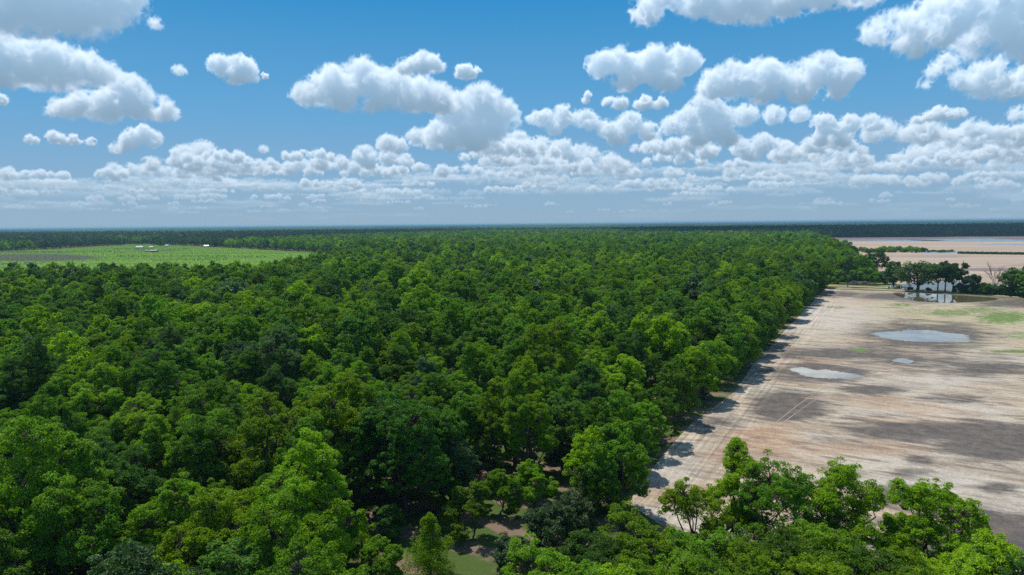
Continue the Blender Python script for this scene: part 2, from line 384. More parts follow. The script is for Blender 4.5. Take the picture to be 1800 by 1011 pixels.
def broadleaf(seed, H=16., R=7., base=0.24, n_lobe=9, n_cl=30, per=95, leaf=0.36, rc=1.05, lean=0.0, open_=0.0, tr=0.34, twigs=True, squash=0.62):
    rg = np.random.default_rng(seed)
    zc0 = H * base
    lobes = []
    a0 = rg.uniform(0, 6.28)
    lobes.append((np.array([rg.normal() * .12 * R, rg.normal() * .12 * R, H - 0.30 * R]), 0.31 * R))
    for i in range(n_lobe - 1):
        a = a0 + i * 2.4 + rg.normal() * 0.25
        t = (i + 0.5) / (n_lobe - 1)
        z = H * (0.86 - (0.86 - base - 0.12) * t) + rg.normal() * 0.035 * H
        rad = R * (0.20 + 0.50 * math.sin(math.pi * (0.12 + t * 0.62))) * rg.uniform(0.75, 1.25)
        lobes.append((np.array([math.cos(a) * rad + lean * t, math.sin(a) * rad, z]), R * rg.uniform(0.22, 0.40)))
    Cc, Rc, O, LI = [], [], [], []
    for li, (c, r) in enumerate(lobes):
        d = unit(rg.normal(size=(n_cl, 3)) + np.array([0, 0, 0.25]) + unit(np.array([c[0], c[1], 0.01])) * 0.35)
        P = c + d * (r * rg.uniform(0.72, 1.12, n_cl))[:, None] * np.array([1, 1, 0.85])
        keep = np.ones(n_cl, bool)
        for lj, (c2, r2) in enumerate(lobes):
            if lj != li: keep &= np.linalg.norm((P - c2) / np.array([1, 1, .85]), axis=1) > 0.78 * r2
        keep &= P[:, 2] > zc0 * 0.8
        keep &= rg.random(n_cl) > open_
        Cc.append(P[keep]); O.append(d[keep]); LI += [li] * keep.sum()
        ns_ = max(2, n_cl // 5); d2 = unit(rg.normal(size=(ns_, 3)) + np.array([0, 0, 0.5]) + unit(np.array([c[0], c[1], 0.01])) * 0.7)
        P2 = c + d2 * (r * rg.uniform(1.1, 1.38, ns_))[:, None]; Cc.append(P2); O.append(d2); LI += [li] * ns_
    Cc = np.concatenate(Cc); O = np.concatenate(O); Rc = rc * rg.uniform(0.5, 1.3, len(Cc))
    LV = leaves_at(rg, Cc, Rc, O, per, leaf, leaf * 0.62, squash)
    parts = []
    fork = np.array([rg.normal() * .25, rg.normal() * .25, zc0 * 0.75])
    parts.append(tube([((0, 0, -0.4), tr * 1.5), ((0, 0, 0.5), tr * 1.08), (tuple(fork * .6), tr), (tuple(fork), tr * 0.95)], 8))
    for li, (c, r) in enumerate(lobes):
        st = fork + np.array([0, 0, max(0, (c[2] - fork[2]) * 0.25)]) * (1 if li else 0)
        parts.append(tube(limb(rg, fork if li else fork, c, tr * (0.75 if li == 0 else 0.5), tr * 0.16, 5, 0.07), 5))
    if twigs:
        for P, li in zip(Cc, LI):
            parts.append(tube(limb(rg, lobes[li][0], P, tr * 0.14, 0.025, 2, 0.05), 3))
    return merge(parts), LV
def conifer(seed, H=9., R=2.2, per=60, leaf=0.3, n=90, base=0.06):
    rg = np.random.default_rng(seed)
    t = rg.random(n) ** 1.3; a = rg.uniform(0, 6.28, n)
    z = H * (base + (1 - base) * t); rad = R * (1 - t) ** 0.62 * rg.uniform(0.35, 1.15, n) * (0.8 + 0.35 * np.sin(a * 3 + seed + z * 1.3))
    C = np.stack([np.cos(a) * rad, np.sin(a) * rad, z], 1); O = np.stack([np.cos(a), np.sin(a), np.full(n, 0.5)], 1)
    LV = leaves_at(rg, C, R * 0.26 * (1.15 - 0.7 * t), unit(O), per, leaf, leaf * 0.4, 1.2, 0.2, 0.8)
    tk = tube([((0, 0, -0.3), .2), ((0, 0, H * .5), .12), ((0, 0, H * .97), .02)], 6)
    return tk, LV
def pine(seed, H=20., R=4.0, per=70, leaf=0.5, n=40, base=0.45, rc=1.1, tr=0.28):
    rg = np.random.default_rng(seed); parts = [tube([((0, 0, -0.4), tr * 1.3), ((0, 0, 1), tr), ((.1, 0, H * .6), tr * .75), ((0, .1, H * .96), .05)], 7)]
    t = rg.random(n); a = rg.uniform(0, 6.28, n); z = H * (base + (1 - base) * t)
    rad = R * np.sqrt(np.clip(1 - t ** 2, 0.03, 1)) * rg.uniform(0.35, 1.0, n)
    C = np.stack([np.cos(a) * rad, np.sin(a) * rad, z], 1)
    LV = leaves_at(rg, C, rc * rg.uniform(.7, 1.3, n), unit(C * np.array([1, 1, 0]) + np.array([0, 0, 2.])), per, leaf, leaf * 0.4, 0.55, 0.3, 0.9)
    for c in C[::2]: parts.append(tube(limb(rg, (0, 0, c[2] - 0.6), c, 0.07, 0.02, 2, .03), 3))
    return merge(parts), LV
def one_mesh(name, tk, LV, mleaf):
    V = np.concatenate([tk[0], LV[0]]); Q = [tk[1], LV[1] + len(tk[0])]
    return mesh_np(name, V, Q, (M_BARK, mleaf), np.concatenate([np.zeros(len(tk[1])), np.ones(len(LV[1]))]))
class Kind:
    def __init__(s, tk, LV, mleaf, base='tree', mbark=None):
        s.t = mesh_np(base + '_trunk', *tk, (mbark or M_BARK,), smooth=True); s.c = mesh_np(base + '_crown', *LV, (mleaf,))
def place(kind, name, x, y, s=1.0, sz=None, rz=0.0, label=None, cat='tree', group=None, z=0.0, mat=None):
    o = bpy.data.objects.new(name, None); COL.objects.link(o); o.empty_display_size = 0.5
    o.location = (x, y, z); o.rotation_euler = (0, 0, rz); o.scale = (s, s, sz or s)
    link('trunk', kind.t, o)
    c = link('crown', kind.c, o)
    if mat:
        c.material_slots[0].link = 'OBJECT'; c.material_slots[0].material = mat
    return tag(o, label, cat, group)

# ------------------------------------------------------------------ layout
E = unit(np.array([0.485, 0.875])); NV = np.array([E[1], -E[0]]); P0 = np.array([18.5, 111.])
def inpoly(P, poly):
    x, y = P[:, 0], P[:, 1]; ins = np.zeros(len(P), bool); n = len(poly)
    for i in range(n):
        (x1, y1), (x2, y2) = poly[i], poly[(i + 1) % n]
        c = (y1 > y) != (y2 > y)
        with np.errstate(divide='ignore', invalid='ignore'): ins ^= c & (x < (x2 - x1) * (y - y1) / (y2 - y1 + 1e-12) + x1)
    return ins
def dist_poly(P, poly, closed=True):
    D = np.full(len(P), 1e9); n = len(poly)
    for i in range(n if closed else n - 1):
        a = np.array(poly[i]); b = np.array(poly[(i + 1) % n]); ab = b - a
        t = np.clip(((P - a) @ ab) / (ab @ ab + 1e-9), 0, 1)
        D = np.minimum(D, np.linalg.norm(P - a - t[:, None] * ab, axis=1))
    return D
G = lambda L: [tuple(gp(*p)) for p in L]
FIELD = G([(1104, 884), (1165, 800), (1215, 745), (1290, 690), (1325, 640), (1395, 565), (1440, 520), (1450, 508), (1560, 512), (1640, 515.5), (1800, 526)]) + [(460, 385), (460, 20), (150, 40), (75, 66), (40, 84), (24, 93)]
BACK = G([(1552, 496), (1522, 478), (1500, 462), (1478, 447), (1452, 432), (1436, 421), (1440, 418.2), (1800, 415.5)]) + [(3000, 1850), (3000, 520), (600, 400)] + G([(1800, 512), (1640, 506)])
MID = G([(1440, 512), (1446, 497), (1552, 494), (1640, 500), (1800, 505), (1800, 530), (1640, 520)])
CROP = G([(-330, 520), (0, 511), (300, 511), (430, 508), (500, 492), (560, 478), (615, 462), (622, 452), (540, 443.5), (420, 437), (330, 432.5), (280, 431), (238, 429.5), (100, 438), (0, 442), (-260, 446)])
GAPA = G([(600, 1040), (605, 950), (660, 890), (760, 905), (860, 890), (960, 885), (985, 960), (900, 1050)])
GAP = GAPA

def sheet(name, poly, z, mat, step, kind='structure', attrs=None, jag=0.0, label=None, seed=1):
    """polygon as a triangulated grid sheet"""
    P = np.array(poly); mn, mx = P.min(0) - step, P.max(0) + step
    xs = np.arange(mn[0], mx[0] + step, step); ys = np.arange(mn[1], mx[1] + step, step)
    X, Y = np.meshgrid(xs, ys); pts = np.stack([X.ravel(), Y.ravel()], 1)
    ins = inpoly(pts, poly); nx, ny = len(xs), len(ys)
    # pull outside vertices next to the border onto it
    I = np.arange(nx * ny).reshape(ny, nx)
    q = np.stack([I[:-1, :-1], I[:-1, 1:], I[1:, 1:], I[1:, :-1]], -1).reshape(-1, 4)
    keep = ins[q].any(1); q = q[keep]
    used = np.unique(q); out = used[~ins[used]]
    Pc = pts[out].copy(); best = np.full(len(Pc), 1e9); newp = Pc.copy()
    for i in range(len(poly)):
        a = np.array(poly[i]); b = np.array(poly[(i + 1) % len(poly)]); ab = b - a
        t = np.clip(((Pc - a) @ ab) / (ab @ ab + 1e-9), 0, 1); c = a + t[:, None] * ab; d = np.linalg.norm(Pc - c, axis=1)
        m = d < best; best[m] = d[m]; newp[m] = c[m]
    pts[out] = newp
    rm = -np.ones(nx * ny, int); rm[used] = np.arange(len(used))
    V = np.concatenate([pts[used], np.full((len(used), 1), z)], 1)
    me = mesh_np(name, V, rm[q], (mat,))
    if attrs:
        for k_, fn in attrs.items():
            at = me.attributes.new(k_, 'FLOAT', 'POINT'); at.data.foreach_set('value', fn(V).astype(np.float32))
    return tag(link(name, me), label, kind=kind)
def blobs(V, L):
    px, py = proj(V); r = np.zeros(len(V))
    for (cx, cyy, rx, ry, s) in L:
        q = np.sqrt(((px - cx) / rx) ** 2 + ((py - cyy) / ry) ** 2)
        r = np.maximum(r, s * np.clip(1.45 - q, 0, 1))
    return r

# ------------------------------------------------------------------ ground materials
def soil_mat():
    m, t, out = new_mat('bare_soil')
    geo = t.new('ShaderNodeNewGeometry'); pos = geo.outputs['Position']
    s = t.new('ShaderNodeSeparateXYZ'); t.l.new(pos, s.inputs[0])
    x, y = s.outputs[0], s.outputs[1]
    sv = t.math('ADD', t.math('MULTIPLY', t.math('SUBTRACT', x, P0[0]), NV[0]), t.math('MULTIPLY', t.math('SUBTRACT', y, P0[1]), NV[1]))
    ev = t.math('ADD', t.math('MULTIPLY', t.math('SUBTRACT', x, P0[0]), E[0]), t.math('MULTIPLY', t.math('SUBTRACT', y, P0[1]), E[1]))
    rowv = t.comb(t.math('MULTIPLY', sv, 0.036), t.math('MULTIPLY', ev, 0.095), 0.0)
    nA = t.noise(rowv, 1.0, 8, 0.62, 0.8)
    nB = t.noise(t.comb(t.math('MULTIPLY', sv, 0.10), t.math('MULTIPLY', ev, 0.34), 3.0), 1.0, 9, 0.70, 0.6)
    nC = t.noise(pos, 0.03, 5, 0.55, 0.4)
    nF = t.noise(pos, 2.2, 4, 0.7)
    nG = t.noise(pos, 0.35, 5, 0.65)
    wet = t.attr('wet').outputs['Fac']; grn = t.attr('green').outputs['Fac']; rust = t.attr('rust').outputs['Fac']; straw = t.attr('straw').outputs['Fac']; pale = t.attr('pale').outputs['Fac']
    c = t.mix(t.rng(nC, 0.35, 0.65), (0.40, 0.340, 0.260), (0.45, 0.345, 0.240))
    c = t.mix(t.rng(nA, 0.40, 0.62), c, (0.47, 0.42, 0.335))
    c = t.mix(t.math('MULTIPLY', t.rng(nB, 0.44, 0.64), 0.8), c, (0.165, 0.130, 0.105))
    nD = t.noise(t.comb(t.math('MULTIPLY', sv, 0.045), t.math('MULTIPLY', ev, 0.16), 21.0), 1.0, 9, 0.68, 0.8)
    c = t.mix(t.math('MULTIPLY', t.rng(nD, 0.48, 0.64), 0.5), c, (0.26, 0.185, 0.125))
    c = t.mix(t.math('MULTIPLY', rust, t.rng(nB, 0.3, 0.6)), c, (0.37, 0.215, 0.125))
    c = t.mix(t.math('MULTIPLY', straw, t.rng(nG, 0.3, 0.6)), c, (0.44, 0.375, 0.225))
    c = t.mix(t.math('MULTIPLY', pale, t.rng(nA, 0.25, 0.6)), c, (0.50, 0.45, 0.385))
    wm = t.math('ADD', t.math('MULTIPLY', wet, 1.15), t.math('MULTIPLY', t.math('SUBTRACT', nA, 0.5), 2.2))
    wm = t.math('ADD', wm, t.math('MULTIPLY', t.math('SUBTRACT', nB, 0.5), 1.8))
    wm = t.rng(wm, 0.18, 0.80, smooth=False)
    wet_c = t.mix(t.rng(nG, 0.35, 0.65), (0.078, 0.068, 0.062), (0.135, 0.110, 0.090))
    c = t.mix(t.math('MULTIPLY', wm, 0.92), c, wet_c)
    gm = t.rng(t.math('ADD', grn, t.math('MULTIPLY', t.math('SUBTRACT', nG, 0.5), 1.8)), 0.35, 0.75)
    c = t.mix(t.math('MULTIPLY', gm, t.math('MINIMUM', t.math('MULTIPLY', grn, 3.0), 1.0)), c, (0.13, 0.20, 0.05))
    # furrows: across the field, and along the headland beside the trees
    wob = t.math('MULTIPLY', nG, 3.0)
    fu = t.math('MULTIPLY_ADD', t.noise(t.comb(t.math('MULTIPLY', sv, 0.10), t.math('MULTIPLY', ev, 1.7), 7.0), 1.0, 4, 0.75), 6.0, -3.0)
    hl = t.math('MULTIPLY_ADD', t.noise(t.comb(t.math('MULTIPLY', sv, 1.15), t.math('MULTIPLY', ev, 0.02), 9.0), 1.0, 2, 0.7), 6.0, -3.0)
    hm = t.math('SUBTRACT', 1.0, t.rng(t.math('ADD', sv, t.math('MULTIPLY', nC, 8.0)), 14, 22))
    fl = t.new('ShaderNodeMix'); fl.data_type = 'FLOAT'; t.put(fl.inputs[0], hm); t.put(fl.inputs[2], fu); t.put(fl.inputs[3], hl)
    lines = fl.outputs[0]
    amp = t.math('MULTIPLY_ADD', hm, 0.15, 0.08)
    k = t.math('MULTIPLY_ADD', lines, amp, 1.0)
    k = t.math('MULTIPLY', k, t.math('MULTIPLY_ADD', nF, 1.1, 0.36))
    k = t.math('MULTIPLY', k, t.math('MULTIPLY_ADD', t.noise(pos, 0.8, 9, 0.82), 1.3, 0.36))
    c = t.mix(1.0, c, t.comb(k, k, k), 'MULTIPLY')
    p = t.new('ShaderNodeBsdfPrincipled'); t.put(p.inputs['Base Color'], c); p.inputs['Specular IOR Level'].default_value = 0.15
    t.put(p.inputs['Roughness'], t.math('MULTIPLY_ADD', wm, -0.25, 0.9))
    b = t.new('ShaderNodeBump'); b.inputs['Strength'].default_value = 0.5; b.inputs['Distance'].default_value = 0.12
    t.put(b.inputs['Height'], t.math('ADD', t.math('MULTIPLY', lines, 0.35), nF)); t.l.new(b.outputs[0], p.inputs['Normal'])
    t.l.new(p.outputs[0], out.inputs[0])
    return m
def floor_mat():
    m, t, out = new_mat('orchard_floor')
    geo = t.new('ShaderNodeNewGeometry'); pos = geo.outputs['Position']
    s = t.new('ShaderNodeSeparateXYZ'); t.l.new(pos, s.inputs[0])
    ev = t.math('ADD', t.math('MULTIPLY', s.outputs[0], E[0]), t.math('MULTIPLY', s.outputs[1], E[1]))
    n1 = t.noise(pos, 0.16, 5, 0.6, 0.5); n2 = t.noise(pos, 1.6, 4, 0.65); n3 = t.noise(pos, 9.0, 3, 0.6)
    st = t.math('SINE', t.math('ADD', t.math('MULTIPLY', ev, 2 * math.pi / 8.5), t.math('MULTIPLY', n1, 9.0)))
    gm = t.rng(t.math('ADD', t.math('MULTIPLY', st, 0.35), t.math('MULTIPLY', n2, 0.5)), -0.05, 0.38)
    br = t.mix(n2, (0.17, 0.115, 0.080), (0.26, 0.19, 0.135)); gr = t.mix(n2, (0.045, 0.080, 0.018), (0.105, 0.150, 0.038))
    c = t.mix(gm, br, gr); k = t.math('MULTIPLY_ADD', n3, 0.7, 0.65); c = t.mix(1.0, c, t.comb(k, k, k), 'MULTIPLY')
    p = t.new('ShaderNodeBsdfPrincipled'); t.put(p.inputs['Base Color'], c); p.inputs['Roughness'].default_value = 0.95; p.inputs['Specular IOR Level'].default_value = 0.1
    b = t.new('ShaderNodeBump'); b.inputs['Distance'].default_value = 0.15; t.put(b.inputs['Height'], n3); t.l.new(b.outputs[0], p.inputs['Normal'])
    t.l.new(p.outputs[0], out.inputs[0]); return m
def streak_mat(name, cols, sx, sy, rough=0.9):
    """far field: three colours in long flat streaks"""
    m, t, out = new_mat(name)
    geo = t.new('ShaderNodeNewGeometry'); s = t.new('ShaderNodeSeparateXYZ'); t.l.new(geo.outputs['Position'], s.inputs[0])
    v = t.comb(t.math('MULTIPLY', s.outputs[0], sx), t.math('MULTIPLY', s.outputs[1], sy), 0.0)
    n1 = t.noise(v, 1.0, 6, 0.6, 0.3); n2 = t.noise(v, 4.0, 5, 0.6, 0.2); wet = t.attr('wet').outputs['Fac']
    c = t.mix(t.rng(n1, 0.38, 0.62), cols[0], cols[1])
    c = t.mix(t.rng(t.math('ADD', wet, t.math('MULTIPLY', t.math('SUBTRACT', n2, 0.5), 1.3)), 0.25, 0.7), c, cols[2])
    p = t.new('ShaderNodeBsdfPrincipled'); t.put(p.inputs['Base Color'], c); p.inputs['Roughness'].default_value = rough; p.inputs['Specular IOR Level'].default_value = 0.15
    t.l.new(p.outputs[0], out.inputs[0]); return m
def water_mat(name, mud, rough=0.03, bump=0.02, spec=0.5):
    m, t, out = new_mat(name)
    geo = t.new('ShaderNodeNewGeometry'); n = t.noise(geo.outputs['Position'], 0.8, 4, 0.5); n2 = t.noise(geo.outputs['Position'], 0.07, 3, 0.5)
    p = t.new('ShaderNodeBsdfPrincipled'); p.inputs['IOR'].default_value = 1.33; p.inputs['Roughness'].default_value = rough; p.inputs['Specular IOR Level'].default_value = spec
    t.put(p.inputs['Base Color'], t.mix(t.rng(n2, 0.4, 0.6), mud, tuple(q * 0.72 for q in mud)))
    b = t.new('ShaderNodeBump'); b.inputs['Strength'].default_value = 0.3; b.inputs['Distance'].default_value = bump
    t.put(b.inputs['Height'], n); t.l.new(b.outputs[0], p.inputs['Normal']); t.l.new(p.outputs[0], out.inputs[0]); return m

M_SOIL = soil_mat(); M_FLOOR = floor_mat()
# terrain: one sheet to the horizon
S = 60000
tag(link('ground', mesh_np('ground', np.array([(-S, -2000, 0), (S, -2000, 0), (S, S, 0), (-S, S, 0)], float), np.array([(0, 1, 2, 3)]), (M_FLOOR,))), kind='structure')
WET_DARK = [(1440,622,110,10,.75),(1385,714,66,24,1.1),(1530,685,62,9,.95),(1650,700,55,7,.5),(1640,757,150,17,1.25),(1765,778,95,28,1.5),(1500,622,170,12,.85),(1740,652,95,9,.9),(1600,640,210,16,.5),(1530,735,60,8,.5),(1470,772,70,9,.45),  # damp soil round the water; the broad right-hand patches are only darker
        (1622,590,118,26,.95),(1440,655,92,19,.9),(1590,634,52,9,.8),(1740,646,75,8,.8),(1265,742,55,13,.5),(1740,940,170,36,1.1),(1570,875,60,22,.8),(1690,905,80,20,.9),(1618,809,32,8,.7),
        (1760,857,38,9,.75),(1590,833,28,7,.5),(1335,770,60,8,.4),(1480,517,50,6,.7),(1560,521,60,7,.9),(1660,524,110,8,.9),(1790,532,80,10,.85),(1330,628,40,12,.3),(1690,700,60,8,.4),(1560,745,60,7,.5),(1400,900,40,20,.4)]
GRN = [(1620,548,70,9,.45),(1765,558,60,14,.75),(1670,550,60,8,.65),(1512,616,16,4,.9),(1470,541,26,5,.55),(1790,618,70,3,.8),(1585,536,30,5,.6),(1720,545,60,8,.6),(1700,600,30,10,.4),(1790,590,30,12,.5)]
RUST = [(1345,772,60,25,.8),(1400,640,70,10,.6),(1170,870,70,20,.5),(1500,795,120,16,.5),(1270,800,60,20,.4),(1480,530,60,12,.5),(1560,700,60,8,.4),(1250,860,60,12,.5)]
STRAW = [(1700,565,190,38,.9),(1460,580,60,22,.4),(1560,540,100,14,.6)]
PALE = [(1450,555,90,34,.9),(1350,640,50,10,.5),(1180,820,50,40,.6),(1650,725,130,9,.8),(1620,850,170,22,.6),(1500,650,60,10,.3),(1760,890,60,14,.8),(1640,670,120,14,.6)]
sheet('bare_field', FIELD, 0.03, M_SOIL, 1.6, attrs={'wet': lambda V: blobs(V, WET_DARK), 'green': lambda V: blobs(V, GRN), 'rust': lambda V: blobs(V, RUST), 'straw': lambda V: blobs(V, STRAW), 'pale': lambda V: blobs(V, PALE)})
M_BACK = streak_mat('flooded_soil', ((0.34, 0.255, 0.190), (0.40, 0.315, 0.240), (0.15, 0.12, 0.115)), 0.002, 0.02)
BWET_SHADE = [(1700,420,400,4.5,.9),(1650,451,120,3,.4),(1750,474,120,4,.55),(1800,466,60,3,.4),(1600,436,100,2,.2),(1700,500,150,6,.5)]  # first patch paints cloud shade on the far soil; the others are damp
sheet('flooded_field', BACK, 0.02, M_BACK, 9.0, attrs={'wet': lambda V: blobs(V, BWET_SHADE)})
M_CROP = streak_mat('crop_ground', ((0.095, 0.200, 0.012), (0.145, 0.265, 0.018), (0.080, 0.080, 0.055)), 0.003, 0.03)
CWET = [(60,453,110,6,1.2),(60,444,140,3,.5),(270,441,60,3,.5),(260,436,40,2,.4)]
sheet('crop_field', CROP, 0.02, M_CROP, 9.0, attrs={'wet': lambda V: blobs(V, CWET)})
# the strip between the field and the drowned field: dirt track on a low bank, rough grass
M_BANK = plain_mat('bank_soil', (0.40, 0.33, 0.24), (0.20, 0.20, 0.08), 0.08, 0.95)
M_TRACK = plain_mat('track_sand', (0.50, 0.42, 0.32), (0.42, 0.34, 0.25), 0.4, 0.95)
def ribbon(name, pts, w, z, mat, hgt=0.0, kind='structure', n=40, seed=3, label=None):
    rg = np.random.default_rng(seed); P = np.array(pts, float)
    d = np.concatenate([[0], np.cumsum(np.linalg.norm(np.diff(P, axis=0), axis=1))]); tt = np.linspace(0, d[-1], n)
    Q = np.stack([np.interp(tt, d, P[:, 0]), np.interp(tt, d, P[:, 1])], 1); T = unit(np.gradient(Q, axis=0)); Nn = np.stack([-T[:, 1], T[:, 0]], 1)
    V = []; fr = (-0.5, -0.3, 0.3, 0.5) if hgt else (-0.5, 0.5)
    ww = w * rg.uniform(0.75, 1.25, n)
    for f in fr: V.append(np.concatenate([Q + Nn * (ww * f)[:, None], np.full((n, 1), z + (hgt if abs(f) < 0.4 else 0))], 1))
    V = np.stack(V, 1).reshape(-1, 3); k_ = len(fr)
    q = [(i * k_ + j, (i + 1) * k_ + j, (i + 1) * k_ + j + 1, i * k_ + j + 1) for i in range(n - 1) for j in range(k_ - 1)]
    return tag(link(name, mesh_np(name, V, np.array(q), (mat,))), label, kind=kind)
ribbon('bank', G([(1452, 507), (1500, 507.5), (1560, 510), (1600, 511.5), (1660, 514), (1720, 517.5), (1800, 523.5)]) + [(420, 392)], 5, 0.045, M_BANK, 0.5, n=80)
ribbon('dirt_track', G([(1440, 503.5), (1500, 505), (1560, 507.6), (1600, 509.8), (1660, 512.6), (1720, 516.3), (1800, 522.3)]) + [(425, 396)], 2.6, 0.57, M_TRACK, n=80)

def blotch(name, pts, z, mat, n=200, jag=0.07, seed=0, kind='structure', label=None):
    """closed ragged outline through ground points, filled as a fan of rings"""
    rg = np.random.default_rng(seed); P = np.array([gp(*p) for p in pts]); m = len(P)
    t = np.linspace(0, m, n, endpoint=False); i = t.astype(int); f = (t - i)[:, None]
    p0, p1, p2, p3 = P[(i - 1) % m], P[i % m], P[(i + 1) % m], P[(i + 2) % m]
    Q = 0.5 * ((2 * p1) + (-p0 + p2) * f + (2 * p0 - 5 * p1 + 4 * p2 - p3) * f ** 2 + (-p0 + 3 * p1 - 3 * p2 + p3) * f ** 3)
    c = Q.mean(0); r = rg.normal(size=n); r2 = np.interp(np.arange(n), np.linspace(0, n, 19), np.append(rg.normal(size=18), 0)); r = (r * .7 + np.roll(r, 1) * .5 + r2 * 1.4) * jag
    Q = c + (Q - c) * (1 + r[:, None] * 0.5)
    V = np.concatenate([[[*c, z]], np.concatenate([Q, np.full((n, 1), z)], 1)])
    q = np.array([(0, 1 + j, 1 + (j + 1) % n) for j in range(n)])
    return tag(link(name, mesh_np(name, V, q, (mat,))), label, kind=kind)
M_W1 = water_mat('muddy_water', (0.36, 0.32, 0.25)); M_W2 = water_mat('olive_water', (0.115, 0.105, 0.05), 0.015, 0.004); M_W3 = water_mat('pond_water', (0.13, 0.15, 0.15), 0.3, 0.2, 0.2); M_WF = water_mat('rippled_water', (0.20, 0.24, 0.27), 0.32, 0.25)
blotch('puddle', [(1541, 588), (1575, 582), (1620, 580), (1670, 585), (1706, 594), (1700, 601), (1650, 602), (1590, 600), (1550, 594)], 0.04, M_W1, seed=1, jag=0.10)
blotch('puddle', [(1390, 648), (1410, 646), (1436, 651), (1455, 650), (1490, 655), (1510, 660), (1495, 666), (1450, 665), (1415, 661), (1400, 655)], 0.04, M_W1, seed=2, jag=0.1)
blotch('puddle', [(1568, 633), (1586, 630), (1604, 634), (1598, 639), (1585, 638), (1574, 636)], 0.04, M_W1, 90, seed=3, jag=0.12)
blotch('shallow_water', [(1572, 515.5), (1600, 515.2), (1660, 518), (1740, 523), (1752, 527), (1720, 531), (1660, 532), (1620, 530), (1595, 525), (1575, 519)], 0.04, M_W2, seed=4, jag=0.03)
blotch('pond', [(1580, 508), (1582, 500), (1620, 497), (1680, 495), (1730, 498), (1772, 504), (1765, 511), (1700, 511.5), (1640, 509.5)], 0.03, M_W3, seed=5, jag=0.05)
for k_, pts in enumerate([[(1470, 421.6), (1540, 421.2), (1640, 422.2), (1660, 423), (1600, 424), (1540, 423), (1480, 422.4)], [(1600, 422), (1680, 420), (1740, 420.3), (1800, 421.4), (1900, 422.4), (1900, 424), (1760, 424.4), (1680, 424)],
                         [(1620, 442), (1650, 441), (1690, 442), (1698, 444), (1650, 445.6), (1622, 444.4)], [(1725, 429.6), (1780, 429), (1900, 430.5), (1900, 431.6), (1790, 431), (1730, 430.6)], [(1700, 419.4), (1730, 418.9), (1760, 419.3), (1730, 419.9)]]):
    blotch('flood_water', pts, 0.03, M_WF, seed=10 + k_, jag=0.06)
# wheel tracks of lighter soil
M_RUT = plain_mat('rut_soil', (0.40, 0.335, 0.26), (0.22, 0.18, 0.145), 0.35, 0.95)
for k_, pts in enumerate([[(1478, 673), (1452, 692), (1425, 708), (1397, 728), (1378, 742), (1362, 757), (1352, 778)], [(1458, 678), (1432, 692), (1403, 712), (1378, 732), (1362, 744), (1352, 760), (1338, 772)],
                          [(1352, 778), (1340, 786), (1318, 778)], [(1240, 765), (1262, 757), (1292, 752)], [(1240, 767), (1262, 770), (1280, 764)], [(1375, 679), (1390, 681), (1395, 686), (1382, 690), (1365, 689)],
                          [(1300, 797), (1400, 812), (1500, 829), (1620, 855), (1800, 903)], [(1420, 858), (1500, 868), (1560, 880)], [(1598, 629), (1580, 634), (1560, 641)]]):
    ribbon('wheel_track', G(pts), 0.15 + 0.05 * (k_ % 3), 0.036 + 0.001 * k_, M_RUT, seed=k_)
print('ground done')

# ------------------------------------------------------------------ tree kinds
BASE = [dict(H=16.5, R=4.9, n_lobe=14), dict(H=17.5, R=4.4, n_lobe=13), dict(H=14.5, R=5.3, n_lobe=12), dict(H=18.0, R=4.7, n_lobe=15), dict(H=14.5, R=4.5, n_lobe=11), dict(H=17.5, R=5.4, n_lobe=15), dict(H=15.5, R=4.0, n_lobe=11),
        dict(H=18.5, R=5.6, n_lobe=16), dict(H=16, R=4.6, n_lobe=12), dict(H=13.5, R=5.0, n_lobe=11)]
for b in BASE: b['base'] = 0.2
NEAR = [Kind(*broadleaf(100 + i, per=88, leaf=0.25, n_cl=38, rc=0.62, open_=0.05 + 0.03 * (i % 5), **b), M_PECAN) for i, b in enumerate(BASE)]
MIDK = [Kind(*broadleaf(200 + i, per=26, leaf=0.50, n_cl=32, rc=0.70, twigs=False, open_=0.1, **b), M_PECAN) for i, b in enumerate(BASE)]
EDGEK = [Kind(*broadleaf(250 + i, per=44, leaf=0.38, n_cl=32, rc=0.70, twigs=False, H=14.5 + i % 3, R=4.6 + 0.3 * (i % 2), n_lobe=17, base=0.07, open_=0.3), M_PECAN) for i in range(5)]
print('kinds done')

# ------------------------------------------------------------------ orchard scatter on its own rows
rg = np.random.default_rng(5)
def ok_mask(P, buf=2.6):
    bad = inpoly(P, FIELD) | (dist_poly(P, FIELD) < buf) | inpoly(P, BACK) | (dist_poly(P, BACK) < 5) | inpoly(P, MID) | inpoly(P, CROP) | (dist_poly(P, CROP) < 5)
    bad |= inpoly(P, GAP) | (dist_poly(P, GAP) < 1.5)
    return ~bad
def view_mask(P, m=1.0): return (np.abs(P[:, 0]) < 0.80 * P[:, 1] * m + 14) & (P[:, 1] > 46)
SP = 8.4
ii, jj = np.meshgrid(np.arange(-60, 380), np.arange(-420, 80)); ii = ii.ravel(); jj = jj.ravel()
U = ii * SP; Vv = -3.6 + jj * SP
PT = P0 + U[:, None] * E + Vv[:, None] * NV + rg.normal(0, 1.35, (len(U), 2))
m = view_mask(PT) & (PT[:, 1] < 1050) & ok_mask(PT)
m &= ~((PT[:, 0] > 3) & (PT[:, 1] < 100))           # the hand-placed foreground trees stand here
qx, qy = proj(np.concatenate([PT, np.full((len(PT), 1), 9.)], 1))
m &= ~inpoly(np.stack([qx, qy], 1), [(600, 890), (655, 880), (760, 890), (900, 850), (1010, 835), (1100, 815), (1100, 890), (1010, 960), (990, 1400), (570, 1400), (590, 960)])
m &= rg.random(len(PT)) > 0.05
PT = PT[m]; ri = ii[m]; ci = jj[m]
px, py = proj(np.concatenate([PT, np.full((len(PT), 1), 14.)], 1))
dist = np.hypot(PT[:, 0], PT[:, 1])
